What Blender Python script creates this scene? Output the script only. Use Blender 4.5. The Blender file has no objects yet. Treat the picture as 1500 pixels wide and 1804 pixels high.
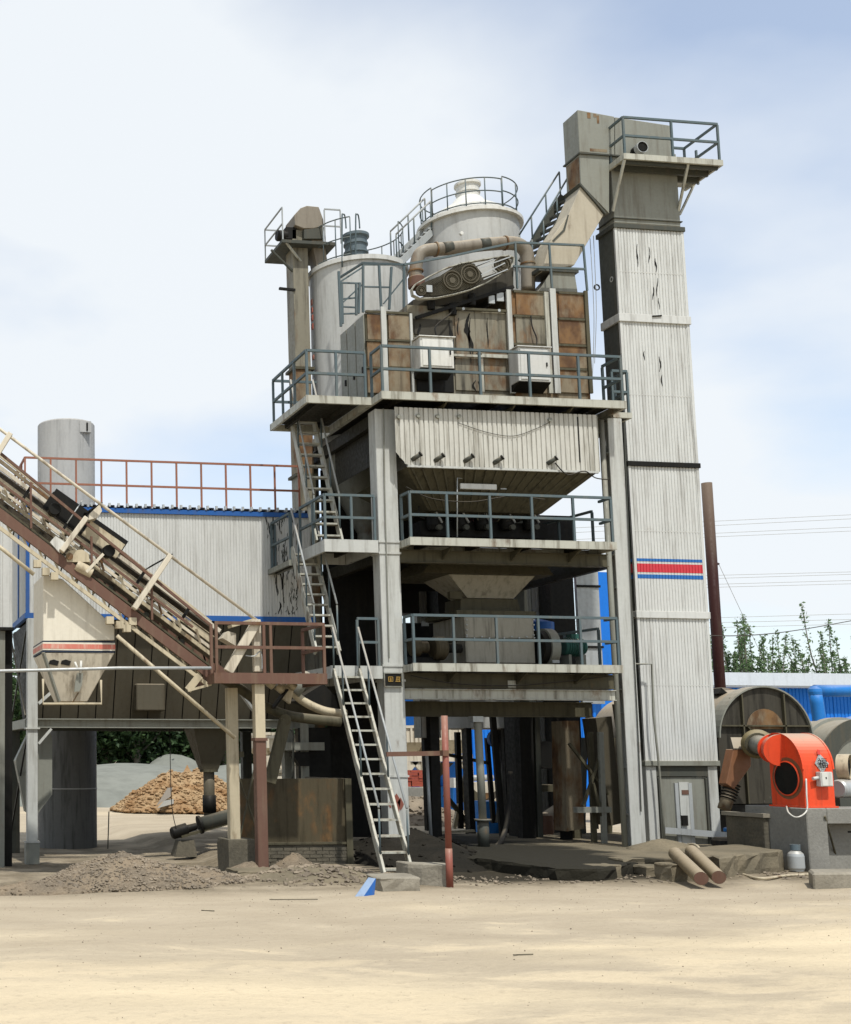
import bpy, math, random
from mathutils import Vector, Matrix, noise
random.seed(7)
scene = bpy.context.scene
COL = scene.collection
R = math.radians

# ---------------------------------------------------------------- camera
EYE = 1.9
YAW, PITCH, FPX, CX, CY = .137, .1205, 2200., 60., 1068.
cam_d = bpy.data.cameras.new('camera'); cam = bpy.data.objects.new('camera', cam_d); COL.objects.link(cam)
cam.location = (0, 0, EYE)
_fw = Vector((math.sin(YAW)*math.cos(PITCH), math.cos(YAW)*math.cos(PITCH), math.sin(PITCH)))
_rt = Vector((math.cos(YAW), -math.sin(YAW), 0)); _up = _rt.cross(_fw)
cam.rotation_euler = Matrix((_rt, _up, -_fw)).transposed().to_euler()
cam_d.sensor_fit = 'HORIZONTAL'; cam_d.sensor_width = 36; cam_d.lens = FPX/1500*36
cam_d.shift_x = (750-CX)/1500; cam_d.shift_y = (CY-902)/1500
cam_d.clip_start = .1; cam_d.clip_end = 3000
scene.camera = cam

# ---------------------------------------------------------------- sky, sun, exposure
SUN_EL, SUN_AZ = R(62), R(3)        # azimuth from the viewer's side towards the right
S = Vector((math.cos(SUN_EL)*math.sin(SUN_AZ), -math.cos(SUN_EL)*math.cos(SUN_AZ), math.sin(SUN_EL)))
w = bpy.data.worlds.new('World'); scene.world = w; w.use_nodes = True
nt = w.node_tree; nt.nodes.clear()
def N(t, kind, **kw):
    n = t.nodes.new(kind)
    for k, v in kw.items(): setattr(n, k, v)
    return n
sky = N(nt, 'ShaderNodeTexSky', sky_type='NISHITA', sun_disc=False, sun_elevation=SUN_EL, sun_rotation=math.atan2(S.x, S.y))
sky.air_density = 1.0; sky.dust_density = .9; sky.ozone_density = .7
bg1 = N(nt, 'ShaderNodeBackground'); bg1.inputs['Strength'].default_value = .15
bg2 = N(nt, 'ShaderNodeBackground'); bg2.inputs['Color'].default_value = (.915, .96, 1.0, 1); bg2.inputs['Strength'].default_value = .73
tc = N(nt, 'ShaderNodeTexCoord'); sep = N(nt, 'ShaderNodeSeparateXYZ'); nt.links.new(tc.outputs['Generated'], sep.inputs[0])
def wmath(op, a, b):
    m = N(nt, 'ShaderNodeMath', operation=op)
    for i, v in enumerate((a, b)):
        if isinstance(v, (int, float)): m.inputs[i].default_value = v
        else: nt.links.new(v, m.inputs[i])
    return m.outputs[0]
zz = wmath('ADD', wmath('MAXIMUM', sep.outputs['Z'], 0.0), .22)
comb = N(nt, 'ShaderNodeCombineXYZ')
nt.links.new(wmath('DIVIDE', sep.outputs['X'], zz), comb.inputs[0]); nt.links.new(wmath('DIVIDE', sep.outputs['Y'], zz), comb.inputs[1])
comb.inputs[2].default_value = 6.6343
cn = N(nt, 'ShaderNodeTexNoise'); cn.inputs['Scale'].default_value = 1.4237; cn.inputs['Detail'].default_value = 6; cn.inputs['Roughness'].default_value = .46
cn.inputs['Distortion'].default_value = .088
nt.links.new(comb.outputs[0], cn.inputs['Vector'])
cr = N(nt, 'ShaderNodeValToRGB'); cr.color_ramp.elements[0].position = .36; cr.color_ramp.elements[0].color = (.30, .30, .30, 1)
cr.color_ramp.elements[1].position = .60; cr.color_ramp.elements[1].color = (.97, .97, .97, 1)
nt.links.new(cn.outputs['Fac'], cr.inputs[0])
hz = N(nt, 'ShaderNodeMapRange'); hz.inputs['From Min'].default_value = 0.0; hz.inputs['From Max'].default_value = .16
hz.inputs['To Min'].default_value = .88; hz.inputs['To Max'].default_value = 0.
nt.links.new(sep.outputs['Z'], hz.inputs['Value'])
mixf = wmath('MAXIMUM', cr.outputs[0], hz.outputs[0])
ms = N(nt, 'ShaderNodeMixShader'); wo = N(nt, 'ShaderNodeOutputWorld')
nt.links.new(mixf, ms.inputs[0]); nt.links.new(bg1.outputs[0], ms.inputs[1]); nt.links.new(bg2.outputs[0], ms.inputs[2])
nt.links.new(sky.outputs[0], bg1.inputs['Color']); nt.links.new(ms.outputs[0], wo.inputs[0])
sun_d = bpy.data.lights.new('sun', 'SUN'); sun = bpy.data.objects.new('sun', sun_d); COL.objects.link(sun)
sun_d.energy = 3.5; sun_d.angle = R(1.2); sun_d.color = (1, .97, .91)
sun.rotation_euler = (-S).to_track_quat('-Z', 'Y').to_euler(); sun.location = (20, -20, 60)
vs = scene.view_settings
vs.view_transform = 'Standard'; vs.look = 'None'; vs.gamma = 1; vs.exposure = 0.42; vs.use_curve_mapping = False
scene.cycles.max_bounces = 6

# ---------------------------------------------------------------- placing helpers
CAM = Vector((0, 0, EYE))
def _ray(px, py): return _fw + _rt*((px-CX)/FPX) - _up*((py-CY)/FPX)
def P(px, py, Y):                       # the point at depth Y seen at that spot of the photograph
    d = _ray(px, py); return CAM + d*(Y/d.y)
def G(px, py, Z=0.):                    # the point at height Z seen there
    d = _ray(px, py); return CAM + d*((Z-EYE)/d.z)
def V(*a): return Vector(a)
def pb(x0, y0, x1, y1, Y0, Y1):          # box whose front face fills that spot at depth Y0
    a, b = P(x0, (y0+y1)/2, Y0), P(x1, (y0+y1)/2, Y0)
    return MB().box((a.x, Y0, P((x0+x1)/2, y0, Y0).z), (b.x, Y1, P((x0+x1)/2, y1, Y0).z))

class MB:                               # collects geometry for one mesh
    def __init__(s): s.v = []; s.f = []; s.sm = []
    def add(s, vs_, fs, smooth=False):
        o = len(s.v); s.v += [tuple(x) for x in vs_]
        for f in fs: s.f.append([i+o for i in f]); s.sm.append(smooth)
        return s
    def box(s, a, b):
        x0, x1 = sorted((a[0], b[0])); y0, y1 = sorted((a[1], b[1])); z0, z1 = sorted((a[2], b[2]))
        return s.add([(x0,y0,z0),(x1,y0,z0),(x1,y1,z0),(x0,y1,z0),(x0,y0,z1),(x1,y0,z1),(x1,y1,z1),(x0,y1,z1)],
                     [(0,3,2,1),(4,5,6,7),(0,1,5,4),(1,2,6,5),(2,3,7,6),(3,0,4,7)])
    def beam(s, p, q, wd, ht, up=(0,0,1)):          # box bar from p to q, wd across, ht along up
        p, q = Vector(p), Vector(q); d = (q-p).normalized(); u = Vector(up)
        if abs(d.dot(u)) > .98: u = Vector((0,1,0))
        r = d.cross(u).normalized()*wd/2; u = r.cross(d).normalized()*ht/2
        vs_ = [p-r-u, p+r-u, p+r+u, p-r+u, q-r-u, q+r-u, q+r+u, q-r+u]
        return s.add(vs_, [(0,1,2,3),(7,6,5,4),(0,4,5,1),(1,5,6,2),(2,6,7,3),(3,7,4,0)])
    def tube(s, pts, r, n=10, r2=None, caps=True):
        pts = [Vector(p) for p in pts]; m = len(pts); vs_ = []; prev = None
        for i, p in enumerate(pts):
            d = (pts[min(i+1,m-1)]-pts[max(i-1,0)]).normalized()
            if prev is None:
                a = Vector((0,0,1)) if abs(d.z) < .9 else Vector((1,0,0))
                u = d.cross(a).normalized()
            else: u = (prev - d*prev.dot(d)).normalized()
            prev = u; vv = d.cross(u)
            rr = r if r2 is None else r+(r2-r)*i/max(1,m-1)
            vs_ += [p+(u*math.cos(2*math.pi*k/n)+vv*math.sin(2*math.pi*k/n))*rr for k in range(n)]
        fs = [(i*n+k, i*n+(k+1)%n, (i+1)*n+(k+1)%n, (i+1)*n+k) for i in range(m-1) for k in range(n)]
        s.add(vs_, fs, n > 5)
        if caps:
            o = len(s.v)-len(vs_)
            s.f.append([o+k for k in range(n)][::-1]); s.sm.append(False)
            s.f.append([o+(m-1)*n+k for k in range(n)]); s.sm.append(False)
        return s
    def lathe(s, c, prof, n=32, axis=(0,0,1), smooth=True, a0=0., a1=2*math.pi, caps=True):   # prof: (radius, height along axis)
        c = Vector(c); ax = Vector(axis).normalized()
        u = ax.cross(Vector((0,0,1)) if abs(ax.z) < .9 else Vector((0,1,0))).normalized(); v2 = ax.cross(u)
        full = abs(a1-a0-2*math.pi) < 1e-6; k_ = n if full else n+1
        for i in range(len(prof)-1):                 # separate strips keep the profile's edges sharp
            vs_ = []
            for r_, h in prof[i:i+2]:
                vs_ += [c+ax*h+(u*math.cos(a0+(a1-a0)*k/n)+v2*math.sin(a0+(a1-a0)*k/n))*r_ for k in range(k_)]
            s.add(vs_, [(k, (k+1)%k_, k_+(k+1)%k_, k_+k) for k in range(n)], smooth)
        if caps and full:
            for r_, h, rev in ((prof[0][0], prof[0][1], True), (prof[-1][0], prof[-1][1], False)):
                if r_ > 1e-4:
                    ids = list(range(n)); s.add([c+ax*h+(u*math.cos(2*math.pi*k/n)+v2*math.sin(2*math.pi*k/n))*r_ for k in range(n)], [ids[::-1] if rev else ids])
        return s
    def prism(s, poly, vec):                         # polygon of 3-D points pushed along vec
        vec = Vector(vec); n = len(poly); poly = [Vector(p) for p in poly]
        return s.add(poly+[p+vec for p in poly], [tuple(range(n)), tuple(range(2*n-1, n-1, -1))]+[(i, n+i, n+(i+1)%n, (i+1)%n) for i in range(n)])
    def loft(s, a, b, cap=True):                     # two polygons with equal counts
        n = len(a); fs = [(i, (i+1)%n, n+(i+1)%n, n+i) for i in range(n)]
        if cap: fs += [tuple(range(n))[::-1], tuple(range(n, 2*n))]
        return s.add(list(a)+list(b), fs)
    def corr(s, p, u, h, width, pitch=.075, depth=.02, out=(0,-1,0)):     # trapezoid-ribbed sheet from p, along u for width, up by vector h
        p, u, h, o = Vector(p), Vector(u).normalized(), Vector(h), Vector(out).normalized()*depth
        n = max(1, round(width/pitch)); pt = width/n; row = []
        for i in range(n):
            row += [p+u*(i*pt)+o, p+u*((i+.70)*pt)+o, p+u*((i+.76)*pt), p+u*((i+.94)*pt)]
        row.append(p+u*width+o); m = len(row)
        return s.add(row+[q+h for q in row], [(i, i+1, m+i+1, m+i) for i in range(m-1)])

def mesh_of(name, mb, mat, off=None):
    me = bpy.data.meshes.new(name)
    v = mb.v if off is None else [(a-off[0], b-off[1], c-off[2]) for a, b, c in mb.v]
    me.from_pydata(v, [], mb.f); me.polygons.foreach_set('use_smooth', mb.sm); me.update()
    for m in (mat if isinstance(mat, (list, tuple)) else [mat]): me.materials.append(m)
    return me
def world_of(o):
    l = Vector((0,0,0))
    while o: l += o.location; o = o.parent
    return l
def tag(o, label=None, cat=None, group=None, kind=None):
    if label: o['label'] = label
    if cat: o['category'] = cat
    if group: o['group'] = group
    if kind: o['kind'] = kind
    return o
def thing(name, loc, label, cat, group=None):
    o = bpy.data.objects.new(name, None); COL.objects.link(o); o.location = loc; o.empty_display_size = .2
    return tag(o, label, cat, group)
def solo(name, mb, mat, label, cat, loc=None, group=None, kind=None, bevel=0):       # a thing that is one mesh
    if loc is None:
        n = len(mb.v); loc = Vector((sum(v[0] for v in mb.v)/n, sum(v[1] for v in mb.v)/n, min(v[2] for v in mb.v)))
    o = bpy.data.objects.new(name, mesh_of(name, mb, mat, loc)); COL.objects.link(o); o.location = loc
    if bevel: bev(o, bevel)
    return tag(o, label, cat, group, kind)
def part(name, mb, mat, parent, bevel=0, label=None, kind=None):                      # mb in world coordinates
    w0 = world_of(parent); n = len(mb.v)
    c = Vector((sum(v[0] for v in mb.v)/n, sum(v[1] for v in mb.v)/n, sum(v[2] for v in mb.v)/n))
    o = bpy.data.objects.new(name, mesh_of(name, mb, mat, c)); COL.objects.link(o); o.parent = parent; o.location = c-w0
    if bevel: bev(o, bevel)
    return tag(o, label, None, None, kind)
def copies(name, mb, mat, parent, places, bevel=0):   # alike parts sharing one mesh; mb about the origin, places in world coordinates
    me = mesh_of(name, mb, mat); w0 = world_of(parent); out = []
    for p in places:
        o = bpy.data.objects.new(name, me); COL.objects.link(o); o.parent = parent
        if len(p) == 2: o.rotation_euler = p[1]; p = p[0]
        o.location = Vector(p)-w0; out.append(o)
        if bevel: bev(o, bevel)
    return out
def bev(o, wd=.008):
    m = o.modifiers.new('bevel', 'BEVEL'); m.width = wd; m.segments = 1; m.limit_method = 'ANGLE'; m.angle_limit = R(40)
def smooth_path(pts, k=6):                            # Catmull-Rom
    pts = [Vector(p) for p in pts]; out = []
    for i in range(len(pts)-1):
        p0, p1, p2, p3 = pts[max(i-1,0)], pts[i], pts[i+1], pts[min(i+2,len(pts)-1)]
        for j in range(k):
            t = j/k; out.append(.5*((2*p1)+(p2-p0)*t+(2*p0-5*p1+4*p2-p3)*t*t+(3*p1-p0-3*p2+p3)*t**3))
    return out+[pts[-1]]

# ---------------------------------------------------------------- materials
def mat_base(name):
    m = bpy.data.materials.new(name); m.use_nodes = True; t = m.node_tree; t.nodes.clear()
    b = N(t, 'ShaderNodeBsdfPrincipled'); o = N(t, 'ShaderNodeOutputMaterial'); t.links.new(b.outputs[0], o.inputs[0])
    return m, t, b
def ramp(t, src, p0, p1, c0=0., c1=1.):
    r = N(t, 'ShaderNodeMapRange'); r.inputs['From Min'].default_value = p0; r.inputs['From Max'].default_value = p1
    r.inputs['To Min'].default_value = c0; r.inputs['To Max'].default_value = c1; r.interpolation_type = 'SMOOTHSTEP'
    t.links.new(src, r.inputs['Value']); return r.outputs[0]
def tnoise(t, vec, scale, detail=5, rough=.55, dist=0.):
    n = N(t, 'ShaderNodeTexNoise'); n.inputs['Scale'].default_value = scale; n.inputs['Detail'].default_value = detail
    n.inputs['Roughness'].default_value = rough; n.inputs['Distortion'].default_value = dist
    if vec is not None: t.links.new(vec, n.inputs['Vector'])
    return n.outputs['Fac']
def tmix(t, fac, a, b):
    n = N(t, 'ShaderNodeMix', data_type='RGBA')
    for k, v in ((0, fac), (6, a), (7, b)):
        if isinstance(v, (int, float)): n.inputs[k].default_value = v
        elif isinstance(v, tuple): n.inputs[k].default_value = (*v, 1)
        else: t.links.new(v, n.inputs[k])
    return n.outputs[2]
def mapping(t, sc, loc=(0,0,0)):
    g = N(t, 'ShaderNodeNewGeometry'); m = N(t, 'ShaderNodeMapping'); m.inputs['Scale'].default_value = sc; m.inputs['Location'].default_value = loc
    t.links.new(g.outputs['Position'], m.inputs[0]); return m.outputs[0]
def bump(t, b, h, strength=.3, dist=.02):
    n = N(t, 'ShaderNodeBump'); n.inputs['Strength'].default_value = strength; n.inputs['Distance'].default_value = dist
    t.links.new(h, n.inputs['Height']); t.links.new(n.outputs[0], b.inputs['Normal'])
RUST = (.075, .038, .017)
def paint(name, col, dirt=(.10,.085,.06), amt=.5, rust=0., rough=.55, metal=0., chips=0., chip_col=(.05,.05,.045), dust=.25, streak=1.):
    """weathered sheet metal: paint with streaks of dirt running down, rust patches, chipped spots, dust on upward faces"""
    m, t, b = mat_base(name)
    st = tnoise(t, mapping(t, (5,5,.45)), 1.6, 6, .65); bl = tnoise(t, mapping(t, (1,1,1)), 1.1, 6, .6); fi = tnoise(t, mapping(t, (1,1,1)), 14, 4)
    c = tmix(t, ramp(t, bl, .35, .7, 0, amt*.55), col, tuple(x*.8+y*.2 for x, y in zip(col, dirt)))
    c = tmix(t, ramp(t, st, .46, .74, 0, amt*streak), c, dirt)
    c = tmix(t, ramp(t, fi, .3, .7, 0, .12), c, tuple(x*.55 for x in col))
    if rust > 0:
        rn = tnoise(t, mapping(t, (1.6,1.6,.8), (3,1,7)), 1.3, 8, .62)
        k = .72-rust*.36
        rc = tmix(t, ramp(t, tnoise(t, mapping(t, (1,1,.7), (7,7,7)), 3.5, 5), .35, .65), RUST, (.16,.088,.036))
        c = tmix(t, ramp(t, rn, k-.05, k+.13), c, rc)
    if chips > 0:
        cnz = tnoise(t, mapping(t, (7,7,1.3), (9,2,4)), 2.6, 6, .62); k = .78-chips*.25
        c = tmix(t, ramp(t, cnz, k, k+.02), c, chip_col)
    if dust > 0:
        g = N(t, 'ShaderNodeNewGeometry'); s = N(t, 'ShaderNodeSeparateXYZ'); t.links.new(g.outputs['Normal'], s.inputs[0])
        c = tmix(t, ramp(t, s.outputs[2], .35, .95, 0, dust*2), c, (.36,.30,.215))
    t.links.new(c, b.inputs['Base Color']); b.inputs['Metallic'].default_value = metal; b.inputs['Specular IOR Level'].default_value = .12 if max(col) < .13 else .3
    t.links.new(ramp(t, fi, .25, .75, rough-.1, rough+.15), b.inputs['Roughness'])
    bump(t, b, tnoise(t, mapping(t, (1,1,.6)), 2.2, 5), .22, .035)
    return m
M = {}
M['clad']   = paint('white_cladding', (.50,.51,.49), amt=.42, chips=.14, rust=.05)
M['clad2']  = paint('grey_cladding', (.50,.505,.48), amt=.32, chips=.2)
M['binclad']= paint('dirty_cladding', (.46,.455,.41), dirt=(.13,.115,.08), amt=.7, chips=.1)
M['col']    = paint('pale_grey_paint', (.42,.43,.405), amt=.5, rust=.12, chips=.1)
M['lip']    = paint('worn_cream_paint', (.39,.39,.335), dirt=(.085,.07,.045), amt=.9, rust=.3, chips=.15)
M['rail']   = paint('blue_grey_paint', (.085,.115,.125), dirt=(.17,.16,.13), amt=.4, rust=.05, rough=.5)
M['railp']  = paint('pale_rail_paint', (.30,.32,.32), amt=.4, rough=.5)
M['grey']   = paint('mid_grey_paint', (.20,.205,.175), amt=.55, rust=.1)
M['dgrey']  = paint('dark_grey_paint', (.06,.064,.055), amt=.5, rust=.08)
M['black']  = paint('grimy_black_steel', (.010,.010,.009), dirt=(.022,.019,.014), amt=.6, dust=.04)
M['olive']  = paint('grimy_olive_steel', (.078,.071,.046), dirt=(.025,.022,.014), amt=.75, rust=.15, dust=.12)
M['under']  = paint('grimy_shaded_underside', (.030,.028,.020), dirt=(.012,.011,.008), amt=.6, dust=.1)  # near-black stands for the shade under the decks, over real grime
M['rustd']  = paint('dark_rusty_plate', (.075,.062,.038), dirt=(.02,.017,.01), amt=.8, rust=.35)  # rusty plate colour darkened to stand for the shade on the wall
M['stackd'] = paint('shaded_chimney_foot', (.125,.125,.118), dirt=(.035,.034,.03), amt=.8)  # filter house shade painted into the chimney's lower shell
M['ochre']  = paint('ochre_brown_paint', (.19,.085,.04), dirt=(.10,.06,.035), amt=.5, rust=.2)
M['rusty']  = paint('rusty_sheet', (.20,.165,.11), dirt=(.05,.035,.02), amt=.6, rust=.78, rough=.75)
M['soot'] = paint('sooty_sheet', (.05,.046,.036), dirt=(.012,.011,.009), amt=.9, rust=.1, chips=.3, chip_col=(.12,.11,.09))
M['dirtyp'] = paint('stained_grey_sheet', (.19,.175,.13), dirt=(.03,.026,.018), amt=.95, rust=.42, chips=.25)
M['brown']  = paint('brown_oxide_paint', (.125,.070,.052), dirt=(.19,.15,.10), amt=.45, rust=.25)
M['orail']  = paint('orange_brown_paint', (.25,.10,.06), amt=.3, rust=.2)
M['cream']  = paint('cream_paint', (.54,.49,.39), dirt=(.13,.10,.065), amt=.75, rust=.18, chips=.08, chip_col=(.08,.06,.04))
M['creamd'] = paint('dirty_cream_paint', (.46,.40,.28), dirt=(.10,.08,.05), amt=.75, rust=.35)
M['hopper'] = paint('chalky_white_paint', (.62,.58,.48), dirt=(.30,.26,.19), amt=.4, rust=.08)
M['blue']   = paint('blue_trim_paint', (.010,.085,.30), amt=.35, dust=.1)
M['shed']   = paint('blue_sheet', (.004,.15,.58), dirt=(.01,.09,.36), amt=.35, dust=.0)
M['pipeb']  = paint('blue_pipe_paint', (.012,.16,.48), amt=.2, dust=.2)
M['orange'] = paint('orange_paint', (.70,.065,.018), dirt=(.16,.045,.02), amt=.6, chips=.06, dust=.42, rough=.5)
M['red']    = paint('red_paint', (.50,.03,.02), amt=.3)
M['dred']   = paint('dark_red_oxide', (.032,.010,.009), amt=.3)
M['redpole']= paint('faded_red_paint', (.21,.065,.045), dirt=(.15,.09,.065), amt=.5)
M['silo']   = paint('silo_grey_paint', (.42,.425,.405), amt=.4, rust=.06)
M['cyc']    = paint('cyclone_white', (.60,.60,.56), dirt=(.26,.22,.16), amt=.4, dust=.1)  # white raised to paint sunlight onto the cyclone lid
M['stack']  = paint('chimney_grey', (.34,.34,.33), dirt=(.13,.13,.125), amt=.45)
M['bagh']   = paint('brown_grey_sheet', (.085,.076,.055), dirt=(.06,.048,.03), amt=.5)
M['chute']  = paint('beige_chute_paint', (.37,.335,.26), dirt=(.16,.13,.09), amt=.45, rust=.05)
M['duct']   = paint('dusty_duct', (.195,.172,.135), dirt=(.085,.065,.045), amt=.6, rust=.3, dust=.4)
M['bluegrey'] = paint('slate_paint', (.10,.135,.155), amt=.4)
M['roofw']  = paint('pale_roof_sheet', (.52,.57,.62), amt=.15, dust=.1)
M['paleblue'] = paint('pale_blue_paint', (.17,.26,.40), amt=.35, dust=.1)
M['white']  = paint('white_enamel', (.58,.58,.54), amt=.55, rust=.12)
M['green']  = paint('green_motor_paint', (.03,.10,.085), amt=.4)
M['rubber'] = paint('black_rubber', (.018,.018,.018), amt=.3, rough=.8, dust=.2)
M['yellow'] = paint('yellow_paint', (.50,.31,.07), amt=.45)
M['galv']   = paint('galvanised_grey', (.38,.40,.40), amt=.3, rough=.45, metal=.3)
M['belt'] = paint('dusty_belt', (.075,.066,.052), dirt=(.17,.14,.10), amt=.7, dust=.3)
M['pipeold'] = paint('old_brown_pipe', (.20,.155,.09), dirt=(.10,.075,.045), amt=.5, rust=.2)
M['mixp'] = paint('dusty_mixer_steel', (.29,.275,.225), dirt=(.08,.07,.05), amt=.7, rust=.15, dust=.2)
M['brass'] = paint('sooty_brass', (.16,.13,.06), dirt=(.05,.04,.025), amt=.7, dust=.2)
M['stripe_r'] = paint('stripe_red', (.48,.035,.05), amt=.15)
M['stripe_b'] = paint('stripe_blue', (.02,.12,.36), amt=.15)
M['stripe_k'] = paint('stripe_navy', (.02,.03,.05), amt=.15)
M['stripe_f'] = paint('stripe_faded_red', (.50,.15,.11), dirt=(.58,.5,.4), amt=.9)
def earthy(name, c1, c2, scale=6, bumpd=.04, c3=None, stretch=(1,1,1)):
    m, t, b = mat_base(name); mp = mapping(t, stretch)
    n1 = tnoise(t, mp, scale*.25, 7, .6, .3); n2 = tnoise(t, mp, scale*4, 5, .6)
    c = tmix(t, ramp(t, n1, .32, .68), c1, c2); c = tmix(t, ramp(t, n2, .35, .75, 0, .45), c, c3 or tuple(x*.55 for x in c1))
    t.links.new(c, b.inputs['Base Color']); b.inputs['Roughness'].default_value = .95; b.inputs['Specular IOR Level'].default_value = .15
    bump(t, b, n2, .6, bumpd); return m
M['concrete'] = earthy('weathered_concrete', (.27,.245,.195), (.20,.18,.14), 5, .02)
M['cdark']  = earthy('stained_concrete', (.085,.078,.06), (.13,.115,.085), 5, .02)
M['cpadx']  = earthy('plain_dusty_concrete', (.185,.155,.105), (.125,.108,.075), 4, .03)
M['cpad']   = earthy('dusty_concrete', (.185,.155,.105), (.125,.108,.075), 4, .03)
M['gravel'] = earthy('gravel_soil', (.20,.155,.105), (.12,.098,.072), 9, .05, (.30,.25,.18))
M['stone']  = earthy('grey_stone', (.25,.205,.15), (.15,.125,.095), 8, .01)
M['sand']   = earthy('grey_sand', (.165,.172,.150), (.20,.205,.178), .35, .04)
M['soil']   = earthy('oily_soil_in_shade', (.012,.011,.008), (.022,.019,.014), 6, .05)  # oily soil blackened to stand for shade under the tower
M['chips']  = earthy('broken_brick_rubble', (.25,.145,.068), (.36,.26,.15), 7, .03)
M['brick']  = earthy('red_brick', (.36,.09,.055), (.28,.07,.05), 5, .01)
M['mortar'] = earthy('grey_blockwork', (.24,.235,.21), (.19,.185,.165), 5, .015)
M['mesh']   = paint('dark_wire_mesh', (.06,.05,.035), dirt=(.14,.115,.08), amt=.6, rust=.3)

def pad_shade(m):            # tower shade painted into the left part of the loading pad
    t = m.node_tree; b = [n for n in t.nodes if n.type == 'BSDF_PRINCIPLED'][0]; src = b.inputs['Base Color'].links[0].from_socket
    s = N(t, 'ShaderNodeSeparateXYZ'); g = N(t, 'ShaderNodeNewGeometry'); t.links.new(g.outputs['Position'], s.inputs[0])
    a = N(t, 'ShaderNodeMath', operation='MULTIPLY_ADD'); t.links.new(tnoise(t, mapping(t, (1,1,1)), 1.1, 5, .6), a.inputs[0]); a.inputs[1].default_value = 2.6; t.links.new(s.outputs[0], a.inputs[2])
    f = ramp(t, a.outputs[0], 14.2, 15.0, 1, 0)
    t.links.new(tmix(t, f, src, (.022,.020,.014)), b.inputs['Base Color'])
pad_shade(M['cpad'])
# ================================================================ GROUND
def gm():
    m, t, b = mat_base('sandy_yard')
    mp = mapping(t, (.45,1,1)); big = tnoise(t, mp, .28, 6, .55, .4); mid = tnoise(t, mapping(t, (.5,1,1), (5,0,0)), 1.1, 7, .62, .5)
    fine = tnoise(t, mapping(t, (1,1,1)), 9, 6, .7); vf = tnoise(t, mapping(t, (1,1,1)), 60, 3, .7)
    c = tmix(t, ramp(t, mid, .35, .7), (.345,.29,.21), (.40,.34,.25))
    g = N(t, 'ShaderNodeNewGeometry'); s = N(t, 'ShaderNodeSeparateXYZ'); t.links.new(g.outputs['Position'], s.inputs[0])
    # pale dry sand lies thickest on the open yard away from the plant
    a = N(t, 'ShaderNodeMath', operation='ADD'); t.links.new(ramp(t, s.outputs[1], 8, 18, .11, -.06), a.inputs[0]); t.links.new(big, a.inputs[1])
    c = tmix(t, ramp(t, a.outputs[0], .47, .72, 0, .9), c, (.58,.485,.33))
    a2 = N(t, 'ShaderNodeMath', operation='ADD'); t.links.new(ramp(t, s.outputs[1], 9, 17, .10, -.06), a2.inputs[0]); t.links.new(mid, a2.inputs[1])
    c = tmix(t, ramp(t, a2.outputs[0], .56, .70, 0, .7), c, (.53,.44,.30))
    c = tmix(t, ramp(t, fine, .52, .78, 0, .5), c, (.25,.205,.15)); c = tmix(t, ramp(t, vf, .5, .8, 0, .3), c, (.22,.18,.13))
    wv = N(t, 'ShaderNodeTexWave', wave_type='BANDS', bands_direction='Y'); wv.inputs['Scale'].default_value = .21; wv.inputs['Distortion'].default_value = 11; wv.inputs['Detail'].default_value = 4; wv.inputs['Detail Scale'].default_value = .35
    t.links.new(mapping(t, (.10,1,1), (0,2.7,0)), wv.inputs['Vector'])          # old wheel tracks running across the yard
    tk = ramp(t, wv.outputs['Fac'], .62, .95); c = tmix(t, ramp(t, wv.outputs['Fac'], .60, 1.0, 0, .16), c, (.26,.215,.155))
    # oily trodden soil under and round the plant; tower shade painted into its loading lane
    ed = tnoise(t, mapping(t, (1,1,1)), .9, 5, .6)
    def band(lo0, lo1, hi0, hi1, ax):
        u = ramp(t, s.outputs[ax], lo0, lo1); v = ramp(t, s.outputs[ax], hi0, hi1, 1, 0)
        q = N(t, 'ShaderNodeMath', operation='MULTIPLY'); t.links.new(u, q.inputs[0]); t.links.new(v, q.inputs[1]); return q.outputs[0]
    q = N(t, 'ShaderNodeMath', operation='MULTIPLY'); t.links.new(band(16.6, 18.4, 30, 33, 1), q.inputs[0]); t.links.new(band(-1, 1.5, 16, 19, 0), q.inputs[1])
    q2 = N(t, 'ShaderNodeMath', operation='MULTIPLY'); t.links.new(q.outputs[0], q2.inputs[0]); t.links.new(ramp(t, ed, .3, .62, .35, 1), q2.inputs[1])
    c = tmix(t, q2.outputs[0], c, tmix(t, ramp(t, fine, .3, .7), (.19,.155,.105), (.12,.10,.07)))
    o1 = N(t, 'ShaderNodeMath', operation='MULTIPLY'); t.links.new(band(18.2, 18.75, 27, 29, 1), o1.inputs[0]); t.links.new(band(8.6, 9.2, 12.6, 13.8, 0), o1.inputs[1])
    o2 = N(t, 'ShaderNodeMath', operation='MULTIPLY'); t.links.new(o1.outputs[0], o2.inputs[0]); t.links.new(ramp(t, ed, .30, .45, .55, .95), o2.inputs[1])
    c = tmix(t, o2.outputs[0], c, tmix(t, ramp(t, fine, .3, .7), (.018,.016,.011), (.035,.030,.021)))
    t.links.new(c, b.inputs['Base Color']); b.inputs['Roughness'].default_value = .95; b.inputs['Specular IOR Level'].default_value = .1
    ad = N(t, 'ShaderNodeMath', operation='ADD'); t.links.new(fine, ad.inputs[0]); t.links.new(mid, ad.inputs[1])
    bump(t, b, ad.outputs[0], .55, .07)
    return m
M['ground'] = gm()
def lin(a, b, n): return [a+(b-a)*i/n for i in range(n+1)]
def sstep(x, a, b):
    t = max(0, min(1, (x-a)/(b-a))); return t*t*(3-2*t)
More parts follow.
